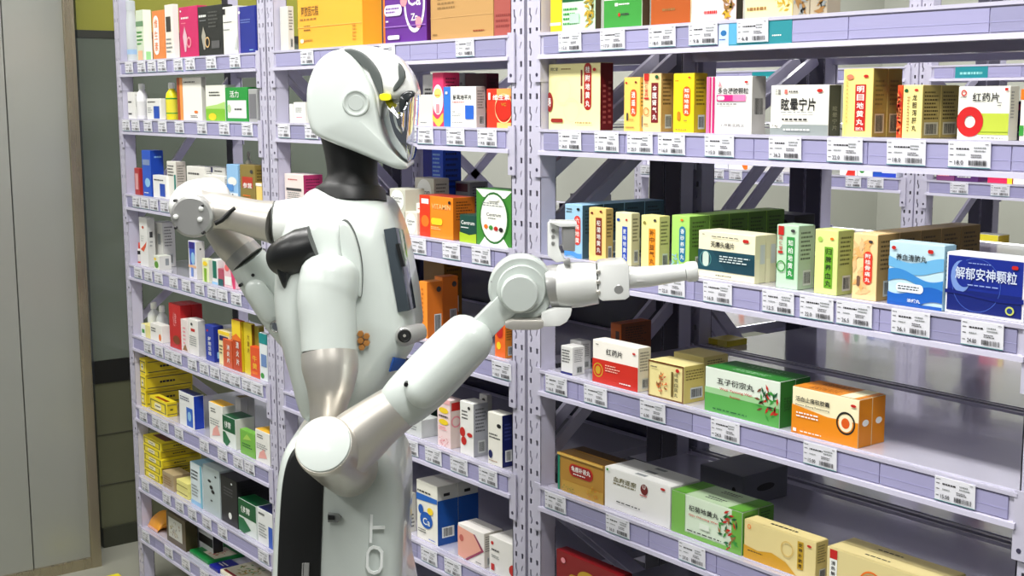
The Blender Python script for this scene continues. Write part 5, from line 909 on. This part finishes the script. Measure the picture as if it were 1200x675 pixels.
# lower plates of the wrist
def prism(px, D0, D1, mt, name, parent, bev=.002):
    mb = MB(); f = [P(x, y, D0) for x, y in px]; bk = [p + NH * (D1 - D0) for p in f]; n = len(f)
    mb.add(f + bk, [tuple(range(n)), tuple(range(2 * n - 1, n - 1, -1))] + [(i, n + i, n + (i + 1) % n, (i + 1) % n) for i in range(n)], mt)
    return rb(mb, name, parent, smooth=35, bevel=bev)
prism([(592, 378), (600, 375), (634, 375), (637, 377), (637, 384), (630, 387), (600, 387), (592, 384)], 1.93, 2.0, SILV, 'wrist_bracket', wd)
prism([(634, 367), (650, 361), (671, 361), (669, 370), (664, 378), (656, 382.5), (637, 383.5), (634, 379)], 1.94, 1.99, WHT, 'wrist_bracket', wd, .004)
# hand: ring, cylinder, block, suction finger
gr = T([(645, 336, 1.965, 25), (652, 335, 1.963, 25.5), (657, 334.5, 1.962, 25)], SIL2, 'hand_ring', n=40)
hc = T([(655, 334.5, 1.962, 25), (664, 334.5, 1.96, 26.8), (680, 333.5, 1.958, 26.5), (700, 332, 1.956, 24)], WHT, 'hand_cylinder', n=44)
mb = MB(); q = P(664, 308, 1.955); prism([(660, 306), (668, 303), (669, 309), (661, 311)], 1.93, 1.945, SIL2, 'latch', hc, .001)
T([(698.5, 332, 1.956, 23.5), (702, 332, 1.956, 23.5)], GAP, 'seam_ring', hc)
gb = prism([(700.5, 312), (704, 309), (732, 306.5), (737, 310), (738, 348), (733, 351.5), (706, 353), (701.5, 350)], 1.925, 1.985, WHT, 'gripper_block', None, .003)
for y in (318, 330, 342):
    p = P(701, y, 1.927); mb = MB(); mb.lathe(p, p - NH, [(0, .0032), (.005, .0032), (.006, .002)], SILV, 10); rb(mb, 'clamp_screw', gb, smooth=30)
p = P(725, 339, 1.925); mb = MB(); mb.lathe(p, p - NH, [(0, .0068), (.001, .0068), (.0015, .006), (.0015, .0004)], SIL2, 24); rb(mb, 'round_button', gb, smooth=30)
fg = T([(736, 326, 1.955, 12.5), (760, 324, 1.95, 12.2), (804, 318.8, 1.94, 9.8)], WHT, 'suction_finger', n=32)
T([(803, 319, 1.94, 10.5), (806, 318.6, 1.94, 12), (814, 318, 1.94, 12.2), (817, 317.7, 1.94, 11)], WHT, 'finger_tip', fg, n=32)
prism([(779, 323), (782, 320.5), (785, 323)], 1.934, 1.938, SCRW, 'small_mark', fg, 0)
quadplate([(746, 326), (759, 324.8), (759, 329), (746, 330.3)], 1.9365, (0, 0, 0, 0), .001, mat((206, 206, 204), .5), 'embossed_label', fg, 0)
# camera bracket on the wrist
cb = prism([(642, 262), (645, 260), (655, 260.5), (655, 290), (659, 300), (664, 306), (652, 308), (642, 300)], 1.95, 1.975, WHT, 'camera_bracket', None, .002)
prism([(644, 260.5), (676, 261), (676.5, 265.5), (656, 266)], 1.935, 1.985, WHT, 'bracket_top', cb, .001)
prism([(659, 265), (674.5, 265.5), (674, 295), (660, 293.5)], 1.94, 1.98, SIL2, 'hand_camera', cb, .002)
for y in (270, 277, 285):
    p = P(648, y, 1.95); mb = MB(); mb.lathe(p, p - NH, [(0, .0028), (.002, .0028), (.0022, .0012)], SIL2, 12); rb(mb, 'bracket_screw', cb, smooth=30)
# far arm: link going left, elbow, forearm coming back
sh = T([(372, 262, 2.20, 30), (350, 260, 2.20, 28), (332, 261, 2.20, 26.5), (324, 261, 2.20, 26)], WHT, 'far_shoulder', n=40, steps=3, cap0=.8)
T([(325, 261, 2.20, 25.5), (322, 261, 2.20, 25.5)], GAP, 'seam_ring', sh)
fu = T([(323, 261, 2.20, 25.5), (300, 256.5, 2.21, 22.5), (275, 250, 2.22, 20.5), (250, 246, 2.23, 22), (236, 244, 2.23, 24)], SILV, 'far_upper_arm', n=40, steps=4, cap1=.8)
s2 = 2.2 / FPX
T([(246, 232, 2.25, 24), (228, 236, 2.24, 25), (222, 242, 2.23, 24)], WHT, 'elbow_dome', fu, cap0=1, cap1=1, n=36, steps=3)
a = P(224, 254, 2.185); mb = MB(); mb.lathe(a + NH * .07, a - NH, [(0, 18 * s2), (.01, 24 * s2), (.055, 25.5 * s2), (.066, 24.5 * s2), (.070, 21.5 * s2), (.070, .0005)], SIL2, 48); fe = rb(mb, 'far_elbow_joint', smooth=35)
for i, (x, y, mt) in enumerate(((206, 254, WHT), (234.5, 257, WHT), (205, 235, SCRW), (237.5, 241, SCRW), (206, 267, SCRW), (238, 273, SCRW), (236, 244.5, WHT))):
    p = P(x, y, 2.184); mb = MB(); r = .0042 if mt is WHT else .0026
    mb.lathe(p + NH * .01, p - NH, [(0, r), (.013, r), (.0145, r * .5)], mt, 14); rb(mb, 'joint_screw', fe, smooth=40)
mb = MB(); pts = [P(x, y, 2.19) for x, y in ((252, 262), (260, 258), (270, 248), (276, 244))]; mb.tube([(p, .004) for p in pts], BLK); rb(mb, 'elbow_gap_shade', fe, smooth=60)  # black tube put in for the shade of the gap beside the elbow
ff = T([(258, 270, 2.30, 18), (270, 284, 2.30, 21), (284, 297, 2.30, 21.5)], SILV, 'far_wrist_ball', cap0=.9, n=36, steps=3)
T([(281, 295, 2.30, 22), (290, 305, 2.30, 22.8)], SIL2, 'wrist_band', ff, n=36)
f2 = T([(289, 304, 2.30, 22.5), (302, 322, 2.31, 25.5), (318, 346, 2.32, 27), (336, 374, 2.33, 26), (346, 392, 2.34, 22)], MINT, 'far_forearm', n=40, steps=4, cap1=.8)
T([(300, 340, 2.27, 13), (318, 366, 2.28, 14)], MINT, 'raised_cover', f2, cap0=1, cap1=1, flat=.5)
for x, y in ((297, 322), (282, 334)):
    p = P(x, y, 2.275); mb = MB(); mb.lathe(p + NH * .01, p - NH, [(0, .003), (.016, .003), (.017, .002)], SCRW, 12); rb(mb, 'screw_hole', f2, smooth=30)
mb = MB(); p = P(322, 384, 2.24); mb.lathe(p + NH * .03, p - NH, [(0, .011), (.02, .011), (.024, .008), (.022, .006), (.022, .0004)], CHR, 24); rb(mb, 'hip_sensor', to, smooth=30)
# pedestal
ped = [(320, 760), (320.5, 675), (324, 600), (328, 552), (336, 524), (350, 508), (372, 500), (400, 500), (428, 512), (448, 525), (463, 541), (472, 562), (474, 600), (472, 675), (470, 760)]
pe = rb(inflate(ped, 2.18, .12, MINT, c=.03, dome=.004, k=5), 'pedestal', smooth=60)
cs = catmull([(327, 760), (328, 675), (331, 600), (335, 555), (343, 528), (356, 516), (372, 520), (382, 545), (382, 590), (379, 675), (377, 760)], 5)
rb(inflate(cs, 2.16, .107, BLK, c=.01, dome=.003, k=0), 'black_side_panel', pe, smooth=60)
mb = MB(); mb.bar(P(359.5, 660, 2.045), P(358, 700, 2.045), .008, .006, SIL2, up=NH); mb.bar(P(355, 660, 2.045), P(353.5, 700, 2.045), .002, .006, SIL2, up=NH); rb(mb, 'panel_latch', pe, smooth=30)
prism([(384, 602), (396, 603.5), (400, 607), (396, 612), (384, 612)], 2.049, 2.06, mat((120, 124, 122), .5), 'vent_slot', pe, 0)
prism([(384, 604), (392, 605), (392, 609), (384, 609)], 2.047, 2.05, SCRW, 'vent_slot', pe, 0)
# lettering on the pedestal, reading upwards
LET = mat((236, 240, 238), .35, name='white_lettering')
def stroke(pts, w, name='lettering', close=False):
    mb = MB(); q = [P(x, y, 2.053) for x, y in pts]
    if close: q.append(q[0])
    for i in range(len(q) - 1): mb.bar(q[i], q[i + 1] + (q[i + 1] - q[i]).normalized() * w * .3, w, .004, LET, up=NH)
    return rb(mb, name, pe, smooth=30)
stroke([(435.5, 603), (434.5, 635)], .0042); stroke([(435, 618.5), (450, 618)], .0042)
oo = [(438, 641), (444, 642.5), (447.5, 647), (447, 664), (444, 669.5), (438, 671.5), (433, 669), (430.5, 664), (431, 648), (433.5, 643)]
stroke(oo, .0042, close=True)
# wheeled base below the frame
bc = P(396, 760, 2.18); bc.z = 0
mb = MB(); mb.lathe(Vector((bc.x, bc.y, .02)), Vector((bc.x, bc.y, 1)), [(0, .2), (.03, .22), (.14, .22), (.2, .18), (.24, .10)], MINT, 48); rb(mb, 'base', smooth=40)
zlow = P(396, 760, 2.18).z
mb = MB(); mb.lathe(Vector((bc.x, bc.y, .2)), Vector((bc.x, bc.y, 1)), [(0, .085), (max(zlow - .18, .1), .085)], MINT, 40); rb(mb, 'lower_column', smooth=40)
for k in range(4):
    a = math.pi / 4 + k * math.pi / 2; c = Vector((bc.x + .15 * math.cos(a), bc.y + .15 * math.sin(a), .03))
    mb = MB(); mb.lathe(c - Vector((0, .012, 0)), c + Vector((0, 1, 0)), [(0, .028), (.002, .03), (.022, .03), (.024, .028)], BLM, 24); rb(mb, 'wheel', smooth=40)
